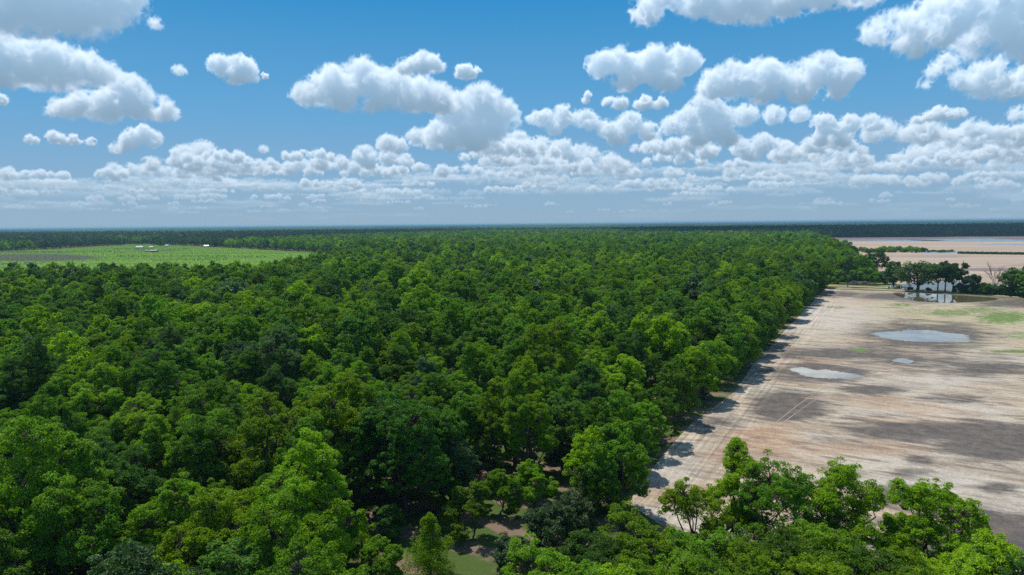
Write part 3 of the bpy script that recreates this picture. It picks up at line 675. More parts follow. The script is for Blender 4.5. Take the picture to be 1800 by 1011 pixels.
infr = (px > -100) & (px < 1900) & (py < 1500)
order = np.argsort(np.where(infr, dist, dist + 1e5))
NIND = 232
ind = order[:NIND]; rest = order[NIND:]
ORD = ['', 'first', 'second', 'third', 'fourth', 'fifth', 'sixth', 'seventh', 'eighth', 'ninth', 'tenth', 'eleventh', 'twelfth', 'thirteenth', 'fourteenth', 'fifteenth', 'sixteenth', 'seventeenth', 'eighteenth', 'nineteenth', 'twentieth']
def ordn(n):
    if n <= 20: return ORD[n]
    if n < 30: return 'twenty-' + ORD[n - 20]
    return 'thirtieth' if n == 30 else 'thirty-' + ORD[min(n, 39) - 30]
rmin = ri[ind].min()
rows = sorted(set(ri[ind].tolist())); rank = {}
for r in rows:
    mem = sorted([k_ for k_ in ind if ri[k_] == r], key=lambda k_: -ci[k_])
    for q, k_ in enumerate(mem): rank[k_] = q + 1
for k_ in ind:
    x, y = PT[k_]; d = dist[k_]
    edge = dist_poly(np.array([[x, y]]), FIELD)[0] < 12
    kind = EDGEK[rg.integers(5)] if edge and rank[k_] <= 2 else (NEAR[rg.integers(len(NEAR))] if d < 175 else MIDK[rg.integers(len(MIDK))])
    s = rg.choice([rg.uniform(0.66, 0.85), rg.uniform(0.88, 1.16), rg.uniform(0.88, 1.16), rg.uniform(0.95, 1.28)]) if not edge else rg.uniform(0.78, 0.98) if d < 170 else rg.uniform(0.85, 1.12)
    a, b = ordn(rank[k_]), ordn(rows.index(ri[k_]) + 1)
    lab = f'leafy orchard tree overhanging the bare field edge, at the end of the {b} row'
    dk = rg.random() < .08 and not edge
    if not (edge and rank[k_] == 1): lab = f'{"dark" if dk else "round"} green orchard tree, {a} in from the field side, in the {b} row up'
    o = place(kind, 'orchard_tree', x, y, s, s * rg.uniform(0.88, 1.14), rg.uniform(0, 6.28), lab, 'tree', 'trees of the orchard rows', mat=M_OAK if dk else None)
    o.rotation_euler[0] = rg.normal(0, .05); o.rotation_euler[1] = rg.normal(0, .05); o.scale[0] *= rg.uniform(.85, 1.15)
print('individuals', NIND, 'rest', len(rest), 'far dist', dist[ind].max())

# ------------------------------------------------------------------ instanced far trees
def gn_scatter(name, pts, scl, idx, protos, label, cat):
    """protos: list of mesh datablocks, put on the points by index"""
    pc = bpy.data.collections.new(name + '_kinds')          # never linked to the scene
    for i, me in enumerate(protos):
        pc.objects.link(bpy.data.objects.new(f'{name}_kind_{i:02d}', me))
    me = bpy.data.meshes.new(name); n = len(pts); me.vertices.add(n)
    me.vertices.foreach_set('co', np.concatenate([pts, np.zeros((n, 1))], 1).astype(np.float32).ravel())
    at = me.attributes.new('kind_index', 'INT', 'POINT'); at.data.foreach_set('value', np.asarray(idx, np.int32))
    at = me.attributes.new('size', 'FLOAT_VECTOR', 'POINT'); at.data.foreach_set('vector', scl.astype(np.float32).ravel())
    at = me.attributes.new('turn', 'FLOAT_VECTOR', 'POINT'); tv = np.zeros((n, 3), np.float32); tv[:, 2] = rg.uniform(0, 6.28, n); at.data.foreach_set('vector', tv.ravel())
    o = link(name, me)
    ng = bpy.data.node_groups.new(name + '_nodes', 'GeometryNodeTree')
    ng.interface.new_socket('Geometry', in_out='INPUT', socket_type='NodeSocketGeometry'); ng.interface.new_socket('Geometry', in_out='OUTPUT', socket_type='NodeSocketGeometry')
    nn = ng.nodes; gi = nn.new('NodeGroupInput'); go = nn.new('NodeGroupOutput'); iop = nn.new('GeometryNodeInstanceOnPoints'); cinf = nn.new('GeometryNodeCollectionInfo')
    cinf.inputs['Collection'].default_value = pc; cinf.inputs['Separate Children'].default_value = True; cinf.inputs['Reset Children'].default_value = True
    def na(nm, dt):
        a = nn.new('GeometryNodeInputNamedAttribute'); a.data_type = dt; a.inputs['Name'].default_value = nm
        return a.outputs[0]
    l = ng.links; l.new(gi.outputs[0], iop.inputs['Points']); l.new(cinf.outputs[0], iop.inputs['Instance']); iop.inputs['Pick Instance'].default_value = True
    l.new(na('kind_index', 'INT'), iop.inputs['Instance Index']); l.new(na('turn', 'FLOAT_VECTOR'), iop.inputs['Rotation']); l.new(na('size', 'FLOAT_VECTOR'), iop.inputs['Scale'])
    l.new(iop.outputs[0], go.inputs[0])
    md = o.modifiers.new('scatter', 'NODES'); md.node_group = ng
    return tag(o, label, cat, kind='stuff')
FARM = [one_mesh(f'far_tree_{i}', *broadleaf(300 + i, per=9, leaf=0.9, n_cl=22, rc=0.9, twigs=False, **b), M_PECAN) for i, b in enumerate(BASE[:8])]
VFAR = [one_mesh(f'vfar_tree_{i}', *broadleaf(400 + i, per=5, leaf=1.4, n_cl=12, rc=1.2, twigs=False, n_lobe=10, base=0.2, H=b['H'], R=b['R']), M_PECAN) for i, b in enumerate(BASE[:5])]
MIDJ = [one_mesh(f'mid_tree_{i}', *broadleaf(200 + i, per=22, leaf=0.56, n_cl=28, rc=0.72, twigs=False, open_=0.1, **b), M_PECAN) for i, b in enumerate(BASE[:8])]
PINV = [one_mesh(f'far_pine_{i}', *pine(500 + i, H=22, R=4.2, per=9, leaf=1.7, n=20, base=0.25, rc=1.6), M_PINE) for i in range(4)]
OAKV = [one_mesh(f'far_oak_{i}', *broadleaf(450 + i, per=8, leaf=1.8, n_cl=14, rc=1.5, twigs=False, n_lobe=8, H=17, R=6.5), M_OAK) for i in range(3)]
MIDJ.append(one_mesh('edge_tree', *broadleaf(251, per=30, leaf=0.5, n_cl=28, rc=0.75, twigs=False, H=15, R=5.2, n_lobe=19, base=0.07), M_PECAN))
PR = MIDJ + FARM + VFAR + PINV + OAKV
o1, o2, o3, o4 = len(MIDJ), len(MIDJ) + len(FARM), len(MIDJ) + len(FARM) + len(VFAR), len(MIDJ) + len(FARM) + len(VFAR) + len(PINV)
Pr = PT[rest]; dr = dist[rest]
idx = np.where(dr < 420, rg.integers(0, o1, len(Pr)), rg.integers(o1, o2, len(Pr)))
idx = np.where((dist_poly(Pr, FIELD) < 11) & (dr < 600), o1 - 1, idx)
odd = (rg.random(len(Pr)) < 0.05) & (dr > 300); idx = np.where(odd, rg.integers(o4, len(PR), len(Pr)), idx)
s = np.clip(rg.normal(0.98, 0.15, len(Pr)), 0.62, 1.35); sc = np.stack([s, s, s * rg.uniform(.9, 1.12, len(Pr))], 1)
# further than a kilometre
sp2 = 11.5
gx, gy = np.meshgrid(np.arange(-2700, 2700, sp2), np.arange(1050, 3150, sp2)); Q = np.stack([gx.ravel(), gy.ravel()], 1) + rg.normal(0, 2.8, (gx.size, 2))
Q = Q[view_mask(Q) & ok_mask(Q, 5)]
bx = np.interp(Q[:, 0] / Q[:, 1], [-.75, -.45, -.25, 0.0, .2, .36, .5, .8], [1250, 1350, 1900, 2900, 2500, 1750, 1600, 1500])
wood = (Q[:, 1] > bx) 
pch = np.sin(Q[:, 0] * .0047 + 1.3) + np.sin(Q[:, 1] * .0121 + Q[:, 0] * .0019) + rg.normal(0, .35, len(Q)); wood &= ~((pch > 0.75) & (Q[:, 0] < 400))
iq = np.where(wood, np.where(rg.random(len(Q)) < .7, rg.integers(o3, o4, len(Q)), rg.integers(o4, len(PR), len(Q))), rg.integers(o2, o3, len(Q)))
iq = np.where(~wood & (rg.random(len(Q)) < .05), rg.integers(o4, len(PR), len(Q)), iq)
s2 = rg.uniform(0.95, 1.3, len(Q)); sc2 = np.stack([s2, s2, s2 * rg.uniform(.8, 1.05, len(Q))], 1)
gn_scatter('far_orchard_woods', np.concatenate([Pr, Q]), np.concatenate([sc, sc2]), np.concatenate([idx, iq]), PR, 'green orchard canopy and dark pinewoods stretching away behind the nearer rows to the horizon', 'forest')
print('instances', len(Pr) + len(Q))
# the last kilometres of woodland: a ragged canopy surface
def far_canopy():
    rr = 3050 * np.exp(np.arange(0, 215) * 0.0125); aa = np.radians(np.arange(-50, 50, 0.14))
    Rr, A = np.meshgrid(rr, aa, indexing='ij'); rgz = np.random.default_rng(9)
    z = 13 + 4.5 * rgz.random(Rr.shape) ** 2
    lo = np.sin(A * 23 + Rr * .0011) * np.sin(A * 51 - Rr * .0007 + 1) + np.sin(A * 9 + 2) * .6
    z += 3.0 * lo; z[0] = 0
    V = np.stack([np.sin(A) * Rr, np.cos(A) * Rr, z], -1).reshape(-1, 3); I = np.arange(Rr.size).reshape(Rr.shape)
    q = np.stack([I[:-1, :-1], I[:-1, 1:], I[1:, 1:], I[1:, :-1]], -1).reshape(-1, 4)
    m, t, out = new_mat('distant_canopy'); geo = t.new('ShaderNodeNewGeometry')
    sx_ = t.new('ShaderNodeSeparateXYZ'); t.l.new(geo.outputs['Position'], sx_.inputs[0]); n = t.noise(t.comb(t.math('MULTIPLY', sx_.outputs[0], 0.0007), t.math('MULTIPLY', sx_.outputs[1], 0.0016)), 1.0, 5, 0.62); n2 = t.noise(geo.outputs['Position'], 0.02, 3, 0.6)
    c = t.mix(t.rng(n, .42, .60), (0.014, 0.036, 0.020), (0.055, 0.105, 0.036)); k_ = t.math('MULTIPLY_ADD', n2, 0.9, 0.5); c = t.mix(1.0, c, t.comb(k_, k_, k_), 'MULTIPLY')
    p = t.new('ShaderNodeBsdfDiffuse'); t.put(p.inputs[0], c); t.l.new(p.outputs[0], out.inputs[0])
    tag(link('distant_woods', mesh_np('distant_woods', V, q, (m,))), 'dark bluish woodland running flat along the horizon', 'forest', kind='stuff')
far_canopy()

# ------------------------------------------------------------------ hand-placed trees
def top_at(px_, py_, h): return gp(px_, py_, h)
K = {}
def kd(key, *a, mat=M_PECAN, fn=broadleaf, mbark=None, **k):
    if key not in K: K[key] = Kind(*fn(*a, **k), mat, base=key, mbark=mbark)
    return K[key]
# tall trees in front of the bare field
def fg(key, px_, py_, H, lab, name='foreground_tree', grp=None, mat=M_BRIGHT, cat='tree', rz=0.0, **kw):
    x, y = top_at(px_, py_, H); place(kd(key, H=H, mat=mat, **kw), name, x, y, 1.0, 1.0, rz, lab, cat, grp)
B = dict(per=88, leaf=0.23, n_cl=46, rc=0.58, open_=0.14)
def fgb(key, seed, px_, py_, H, lab, grp=None, mat=M_BRIGHT, rz=0.0, name='tree', **kw):
    q = dict(B); q.update(kw); x, y = top_at(px_, py_, H)
    if key not in K: K[key] = Kind(*broadleaf(seed, H=H, **q), mat, base=key)
    return place(K[key], name, x, y, 1.0, 1.0, rz, lab, 'tree', grp)
fgb('slim_tree', 601, 1298, 780, 17, 'tall slim tree rising highest in front of the bare field, left of the broad one', R=3.6, n_lobe=11, base=0.25, open_=0.12, mat=M_PECAN)
fgb('broad_tree', 602, 1385, 822, 16.5, 'broad dark-limbed tree with a wide open crown against the bare field', R=6.4, n_lobe=13, open_=0.18, mat=M_PECAN)
fgb('forked_tree', 603, 1478, 816, 17, 'tree with a thin topknot and a side limb reaching right over the field', R=4.6, n_lobe=11, lean=2.5, open_=0.15, mat=M_PECAN)
fgb('dome_tree', 614, 1632, 850, 15, 'rounded full tree standing by itself before the brown soil, near the right edge', R=5.3, n_lobe=15, open_=0.05, mat=M_PECAN)
fgb('sparse_tree', 605, 1212, 848, 14.5, 'thin sparse tree with bare limbs showing between small leaf tufts', R=4.0, n_lobe=10, open_=0.62, rc=0.62)
FG = [(1112, 905, 13.5, 5.2, 'pale green bushy tree just below the bare corner of the field'), (1040, 925, 13, 5.0, 'bright bushy tree in front of the two dark cedars'), (1245, 925, 13.5, 4.8, 'leafy tree under the thin sparse tree'),
      (1352, 925, 14, 5.0, 'leafy tree pressed against the foot of the broad dark-limbed tree'), (1440, 912, 14, 4.8, 'tree between the broad tree and the forked one, lower than both'), (1548, 968, 13.5, 4.2, 'leafy tree below and left of the rounded full tree'),
      (1592, 955, 13, 4.4, 'low crown just below the rounded full tree'), (1690, 985, 12.5, 4.2, 'low tree between the rounded full tree and the small outlying crown'), (1735, 955, 13, 3.0, 'small outlying crown standing clear on the brown soil at far right'),
      (1792, 990, 12.5, 4.4, 'tree cut by the right edge in the bottom corner'), (960, 975, 13, 4.8, 'bright tree at the bottom, right of the dark shrubs'), (1085, 985, 13, 5.0, 'yellow-green tree at the bottom, under the pale bushy tree'),
      (1180, 968, 13.5, 4.8, 'dense bright tree at the bottom below the thin sparse tree'), (1300, 975, 13, 5.0, 'wide bright crown at the bottom, below the tall slim tree'), (1410, 985, 13, 4.6, 'bright crown at the bottom, below the broad tree'),
      (1500, 980, 13, 5.0, 'bright crown at the bottom, below the forked tree'), (1610, 1000, 12.5, 4.6, 'bottom-edge crown below the rounded full tree'), (1020, 1010, 12.5, 4.4, 'yellow-green crown cut by the bottom edge, left of centre of the bright group'),
      (1240, 1020, 12.5, 4.5, 'bottom-edge crown between the dense bright tree and the wide one')]
for i, (a, b_, h, r, lab) in enumerate(FG):
    fgb(f'bright_tree_{"abcde"[i % 5]}', 620 + i % 5, a, b_ + 17, h, lab, 'bright trees along the near end of the field', R=r, n_lobe=13, rz=i * 1.3, leaf=0.24)
# the clearing
def gpt(key, seed, px_, py_, H, R, lab, name='tree', mat=M_PECAN, cat='tree', grp=None, fn=broadleaf, rz=0.0, z=0.0, **kw):
    x, y = gp(px_, py_, z)
    if key not in K: K[key] = Kind(*fn(seed, H=H, R=R, **kw), mat, base=key)
    return place(K[key], name, x, y, 1.0, 1.0, rz, lab, cat, grp, z=0)
SAP = dict(per=60, leaf=0.25, n_cl=34, rc=0.45, base=0.18, tr=0.12)
gpt('big_tree', 640, 713, 905, 18.5, 8.2, 'largest dark spreading tree, its thick trunk standing at the back of the shady clearing', mat=M_DEEP, n_lobe=24, per=62, leaf=0.32, n_cl=44, rc=0.66, base=0.24, tr=0.5)
gpt('sapling_a', 641, 637, 988, 7.2, 2.4, 'slender young tree on brown soil at the left of the clearing', 'young_tree', cat='young tree', fn=conifer, n=95, leaf=0.26, base=0.2)
gpt('sapling_b', 642, 757, 1014, 8.2, 3.0, 'full cone-shaped young tree at the bottom in the middle of the clearing', 'young_tree', cat='young tree', fn=conifer, n=190, leaf=0.27, base=0.12)
gpt('sapling_c', 643, 832, 949, 8.4, 3.2, 'leaning young tree casting a clear shadow on brown soil and grass', 'young_tree', cat='young tree', n_lobe=9, lean=-1.8, **SAP)
gpt('sapling_d', 644, 880, 905, 7.5, 2.8, 'young tree behind the leaning one, on the far side of the clearing', 'young_tree', cat='young tree', n_lobe=8, **SAP)
gpt('sapling_e', 645, 672, 1030, 6.0, 2.6, 'short bright young tree at the bottom edge between the slender and cone-shaped ones', 'young_tree', cat='young tree', n_lobe=8, mat=M_BRIGHT, **SAP)
gpt('sapling_f', 646, 940, 900, 8.0, 3.2, 'young tree at the right rim of the clearing, left of the cedars', 'young_tree', cat='young tree', n_lobe=9, **SAP)
gpt('sapling_g', 647, 690, 948, 5.0, 1.9, 'small bushy young tree in front of the thick trunk of the largest dark tree', 'young_tree', cat='young tree', n_lobe=8, **SAP)
gpt('sapling_h', 648, 795, 905, 5.5, 2.1, 'young tree right of the largest dark trunk, at the back of the clearing', 'young_tree', cat='young tree', n_lobe=8, **SAP)
gpt('sapling_i', 649, 600, 1000, 6.0, 2.4, 'young tree at the far left of the clearing, almost hidden by orchard crowns', 'young_tree', cat='young tree', n_lobe=9, **SAP)
gpt('cedar_a', 650, 1035, 908, 8.6, 2.6, 'dark narrow cedar, left one of the pair at the corner of the field', 'cedar_tree', M_CEDAR, 'cedar', fn=conifer, n=130)
gpt('cedar_b', 651, 1084, 898, 8.2, 2.3, 'lighter narrow cedar, right one of the pair at the corner of the field', 'cedar_tree', M_CEDAR, 'cedar', fn=conifer, n=120)
gpt('shrub_a', 652, 965, 962, 6.2, 3.6, 'dark rounded shrub beside the sunlit grass of the clearing', 'shrub', M_OAK, 'shrub', n_lobe=10, per=70, leaf=0.28, n_cl=26, rc=0.6, base=0.08, tr=0.12)
gpt('shrub_b', 653, 905, 1012, 4.8, 2.8, 'feathery dark shrub at the bottom right of the clearing', 'shrub', M_CEDAR, 'shrub', n_lobe=9, per=70, leaf=0.26, n_cl=24, rc=0.55, base=0.06, tr=0.1)
gpt('shrub_c', 654, 1010, 935, 5.2, 3.2, 'dark shrub in front of the left cedar', 'shrub', M_CEDAR, 'shrub', n_lobe=9, per=70, leaf=0.26, n_cl=24, rc=0.55, base=0.06, tr=0.1)

# ------------------------------------------------------------------ trees on the bank beyond the field
ROWT = 'trees on the bank between the fields'
LO = dict(per=42, leaf=0.6, n_cl=34, rc=1.0)
gpt('lone_pine', 660, 1490, 506, 19.5, 4.3, 'lone dark pine with a bare lower trunk beside the grey brush pile', 'pine_tree', M_PINE, 'pine', fn=pine, per=60, leaf=0.55, n=60, base=0.42, rc=1.1)
gpt('live_oak_a', 761, 1613, 512, 18.5, 12.0, 'widest dark live oak with low spreading limbs, mirrored in the shallow water', 'live_oak', M_OAK, 'oak', ROWT, n_lobe=20, base=0.26, tr=0.9, **LO)
gpt('oak_b', 662, 1540, 478, 19.5, 8.5, 'dark lopsided oak standing alone far behind the pine, against pinkish soil', 'live_oak', M_OAK, 'oak', None, n_lobe=13, base=0.16, tr=0.6, lean=3, **LO)
gpt('oak_c', 663, 1570, 504, 17.0, 6.5, 'dense dark tree touching the left side of the widest live oak', 'oak_tree', M_OAK, 'oak', ROWT, n_lobe=14, base=0.1, tr=0.5, **LO)
gpt('row_a', 664, 1648, 513.5, 18.5, 5.6, 'dark high-crowned tree just right of the widest live oak', 'oak_tree', M_OAK, 'oak', ROWT, n_lobe=13, base=0.38, tr=0.4, **LO)
gpt('row_b', 665, 1661, 514, 18.6, 5.4, 'middle of the three dark trees whose bare trunks stand before bright water', 'oak_tree', M_OAK, 'oak', ROWT, n_lobe=12, base=0.42, tr=0.38, **LO)
gpt('row_c', 666, 1674, 514.6, 18.0, 5.2, 'right one of the three dark trees before the bright water', 'oak_tree', M_OAK, 'oak', ROWT, n_lobe=12, base=0.36, tr=0.36, **LO)
gpt('row_d', 667, 1691, 515.5, 18.6, 3.4, 'tall thin tree with a small top crown and gaps, right of the three trunks', 'slender_tree', M_OAK, 'tree', ROWT, n_lobe=10, base=0.2, tr=0.3, open_=0.35, per=42, leaf=0.55, n_cl=30, rc=0.9)
gpt('row_e', 668, 1710, 517, 12.0, 3.6, 'small umbrella-shaped tree between the tall thin tree and the leafless one', 'small_tree', M_OAK, 'tree', ROWT, n_lobe=8, base=0.5, tr=0.26, open_=0.1, per=42, leaf=0.5, n_cl=26, rc=0.85)
gpt('row_f', 669, 1781, 521, 16.2, 6.2, 'layered dark tree right of the leafless one', 'oak_tree', M_OAK, 'oak', ROWT, n_lobe=11, base=0.3, tr=0.4, open_=0.25, **LO)
gpt('row_g', 670, 1806, 523, 15.0, 5.0, 'dark tree cut by the right edge of the photo on the bank', 'oak_tree', M_OAK, 'oak', ROWT, n_lobe=11, base=0.3, tr=0.4, open_=0.2, **LO)
for i, (a, b_, h, r, mat, lab) in enumerate([(1520, 499, 11, 5.2, M_BRIGHT, 'bright leafy tree just behind the middle of the brush pile'), (1503, 499, 9.5, 4.4, M_BRIGHT, 'low bright tree directly right of the pine trunk'), (1537, 500, 8.5, 4.2, M_BRIGHT, 'small bright tree behind the right end of the brush pile'),
        (1474, 499, 9.5, 5.0, M_BRIGHT, 'low bright tree left of the pine'), (1459, 498, 11, 5.0, M_PECAN, 'tree at the inner corner where orchard meets the grass strip'), (1482, 491, 15, 5.6, M_PECAN, 'green tree rising behind the pine crown'),
        (1508, 491, 14.5, 5.4, M_PECAN, 'green tree behind the low bright ones, right of the pine'), (1527, 488, 14, 5.2, M_PECAN, 'green tree at the tip of the orchard, left of the lopsided oak'), (1466, 482, 16, 6.0, M_PECAN, 'green tree second behind the pine, on its left'),
        (1500, 478, 16.5, 6.2, M_OAK, 'dark tree at the back of the orchard tip, near the pinkish soil'), (1480, 466, 17.5, 6.8, M_OAK, 'dark ragged-topped tree at the back edge of the orchard tip'), (1470, 458, 18, 7.0, M_OAK, 'dark tree further back along the far orchard edge'),
        (1458, 448, 18, 7.2, M_OAK, 'dark tree at the far orchard edge by the pale streaks'), (1556, 500, 9, 4.0, M_OAK, 'dark low tree squeezed left of the dense dark one')]):
    gpt(f'tip_tree_{"abcdefghijklmnop"[i]}', 680 + i, a, b_, h, r, lab, 'tree', mat, 'tree', 'trees at the orchard tip', n_lobe=12, base=0.14, tr=0.3, **LO)
SH = ['dark shrub at the foot of the tall thin tree', 'shrub right of the tall thin tree on the bank', 'shrub left of the umbrella-shaped tree', 'shrub below the umbrella-shaped tree', 'greener shrub right of the umbrella-shaped tree', 'shrub left of the leafless trunk', 'shrub at the foot of the leafless tree',
      'shrub right of the leafless trunk', 'paler low shrub left of the layered dark tree', 'shrub under the layered dark tree', 'shrub right under the layered dark tree', 'shrub at the right edge of the photo on the bank']
for i, lab in enumerate(SH):
    a = 1686 + i * 10.6; h = [5.2, 4.6, 6.0, 5.4, 6.6, 6.0, 5.2, 6.2, 4.8, 6.0, 5.6, 5.2][i]
    x, y = gp(a, 515.3 + (a - 1686) * 0.062); key = f'bank_shrub_{"abc"[i % 3]}'
    if key not in K: K[key] = Kind(*broadleaf(710 + i, H=5.5, R=3.9, n_lobe=10, per=36, leaf=0.5, n_cl=22, rc=0.75, base=0.04, tr=0.12), M_OAK, base=key)
    place(K[key], 'shrub', x, y, 1.0, h / 5.5, i * 1.1, lab, 'shrub', 'shrubs along the bank', mat=M_PECAN if i in (4, 5) else None)
for i, (a, b_, lab) in enumerate([(1580, 508.5, 'low shrub left of the widest live oak trunk'), (1632, 512.8, 'low shrub between the live oak trunk and the three trunks'), (1600, 511, 'low shrub touching the live oak trunk')]):
    x, y = gp(a, b_); place(K['bank_shrub_a'], 'shrub', x, y, 0.5, 0.4, i, lab, 'shrub', 'shrubs along the bank')
# scrub line standing in the flooded soil
K['scrub'] = Kind(*broadleaf(730, H=5, R=4.2, n_lobe=8, per=14, leaf=1.0, n_cl=16, rc=0.9, base=0.04, tr=0.1), M_BRIGHT, base='scrub_bush')
rs = np.random.default_rng(3)
for i in range(46):
    t = i / 45; a = 1502 + 172 * t; b_ = rs.uniform(439.5, 444.5) if t < .75 else rs.uniform(442.0, 443.6)
    x, y = gp(a, b_); s_ = rs.uniform(.75, 1.3) * (1 if t < .7 else .5)
    place(K['scrub'], 'scrub_bush', x, y, s_, s_, rs.uniform(0, 6), 'bright green bush in the strip of scrub crossing the flooded soil', 'bush', 'scrub strip in the flooded field')
K['low_scrub'] = Kind(*broadleaf(731, H=2.4, R=4.2, n_lobe=8, per=14, leaf=0.9, n_cl=16, rc=0.8, base=0.04, tr=0.1), M_OAK, base='scrub_bush')
for i in range(16):
    x, y = gp(1690 + i * 8.5, 446.2 + i * 0.12); place(K['low_scrub'], 'low_bush', x, y, 1.0, 1.0, i * 2.1, 'dark low bush in the thin line running right from the scrub strip', 'bush', 'thin dark bush line in the flooded field')

# leafless trees
def bare_tree(name, x, y, H, R, seed, lab, thick, levels=3, cat='tree', mat=M_GREYWOOD):
    rg2 = np.random.default_rng(seed); root = bpy.data.objects.new(name, None); COL.objects.link(root); root.location = (x, y, 0)
    tag(root, lab, cat)
    fk = np.array([0.1, 0, H * 0.22]); link('trunk', mesh_np('bare_trunk', *tube([((0, 0, -.3), thick * 1.3), ((0, 0, H * .1), thick), (tuple(fk), thick * .85)], 8), (mat,), smooth=True), root)
    def grow(a, d, L, r, lev, parts):
        b_ = a + d * L; parts.append(tube(limb(rg2, a, b_, r, r * .45, 4, 0.06), 5))
        if lev:
            for _ in range(4 if lev > 1 else 5):
                q = rg2.uniform(.35, 1.0); nd = unit(d + rg2.normal(size=3) * .55 + np.array([0, 0, .25])); grow(a + d * L * q, nd, L * rg2.uniform(.4, .62), r * .48, lev - 1, parts)
    n = 5
    for i in range(n):
        a = i * 2 * math.pi / n + rg2.normal() * .3; d = unit(np.array([math.cos(a) * R / H * 1.3, math.sin(a) * R / H * 1.3, 1.0 + rg2.normal() * .2])); parts = []
        grow(fk.copy(), d, H * rg2.uniform(.42, .6), thick * .55, levels - 1, parts); link('limb', mesh_np('bare_limb', *merge(parts), (mat,), smooth=True), root)
x, y = gp(1746, 519); bare_tree('bare_tree', x, y, 19.5, 6.5, 3, 'tall leafless grey tree with upswept limbs on the bank', 0.34)
x, y = gp(1181, 806); bare_tree('bare_sapling', x, y, 4.2, 2.6, 5, 'small leafless forked sapling at the edge of the bare field', 0.07, 2, 'sapling')
for (a, b_, h, lab) in [(1594, 463.5, 3.4, 'dark dead stump standing alone in the pinkish flooded field'), (1693, 464.5, 3.6, 'thin dead snag with a side branch in the flooded field, above the tall thin tree')]:
    x, y = gp(a, b_); o = bpy.data.objects.new('dead_snag', None); COL.objects.link(o); o.location = (x, y, 0); tag(o, lab, 'snag')
    link('trunk', mesh_np('snag_trunk', *tube([((0, 0, -.2), .5), ((.1, 0, h * .5), .36), ((.2, .1, h), .12)], 7), (M_BARK,)), o)
    link('branch', mesh_np('snag_branch', *tube([((.1, 0, h * .55), .16), ((.9, .2, h * .8), .08), ((1.2, .2, h * 1.1), .03)], 5), (M_BARK,)), o)

# grey brush pile
def brush_pile():
    c = gp(1515, 501.5); e0 = gp(1488, 500.5); ax = unit(c - e0); L = np.linalg.norm(c - e0) * 2; rg2 = np.random.default_rng(21); parts = []
    for i in range(1500):
        t = rg2.uniform(-.5, .5); h = 2.9 * math.sqrt(max(0, 1 - (2 * t) ** 2)) * (0.75 + .25 * math.sin(t * 17)); w = 2.8 * math.sqrt(max(0.05, 1 - (2 * t) ** 2))
        z = h * rg2.random() ** .6; off = rg2.uniform(-w, w) * (1 - z / (h + 1.2))
        p = np.array([*(ax * t * L + np.array([-ax[1], ax[0]]) * off), z]); d = unit(rg2.normal(size=3) * np.array([1, 1, .45])); l = rg2.uniform(.7, 1.9); r = rg2.uniform(.02, .07)
        parts.append(tube([(tuple(p - d * l), r), (tuple(p + rg2.normal(size=3) * .1), r * .9), (tuple(p + d * l), r * .4)], 3))
    V, Q = merge(parts); V[:, 2] = np.maximum(V[:, 2], 0.02)
    tag(link('brush_pile', mesh_np('brush_pile', V, Q, (M_GREYWOOD,)), loc=(c[0], c[1], 0)), 'long grey pile of dead brushwood on the grass beside the lone pine', 'brush pile')
brush_pile()
M_GRASSB = plain_mat('rough_grass', (0.24, 0.20, 0.07), (0.11, 0.17, 0.04), 0.12, 0.95)
blotch('grass_patch', [(1444, 499), (1480, 497), (1530, 497), (1556, 500), (1575, 505.5), (1560, 506.5), (1500, 504.3), (1446, 503)], 0.02, M_GRASSB, seed=31, jag=0.03)

# parked pickup on the bank
M_WHITE = plain_mat('white_paint', (0.78, 0.78, 0.76), (0.66, 0.66, 0.64), 1.0, 0.35, spec=0.5); M_GLASS = plain_mat('dark_glass', (0.02, 0.025, 0.03), (0.03, 0.035, 0.04), 1, 0.08, spec=0.6)
M_TYRE = plain_mat('tyre_rubber', (0.02, 0.02, 0.02), (0.04, 0.04, 0.04), 5, 0.85); M_GREY = plain_mat('grey_metal', (0.30, 0.31, 0.32), (0.45, 0.46, 0.47), 3, 0.45, 0.6)
def prism(prof, y0, y1):
    n = len(prof); V = np.array([(x, y0, z) for x, z in prof] + [(x, y1, z) for x, z in prof], float)
    q = [(i, (i + 1) % n, n + (i + 1) % n, n + i) for i in range(n)]
    return V, q, [tuple(range(n - 1, -1, -1)), tuple(range(n, 2 * n))]
def prism_mesh(name, prof, y0, y1, mat):
    V, q, caps = prism(prof, y0, y1); return mesh_np(name, V, [np.array(q), np.array(caps)], (mat,))
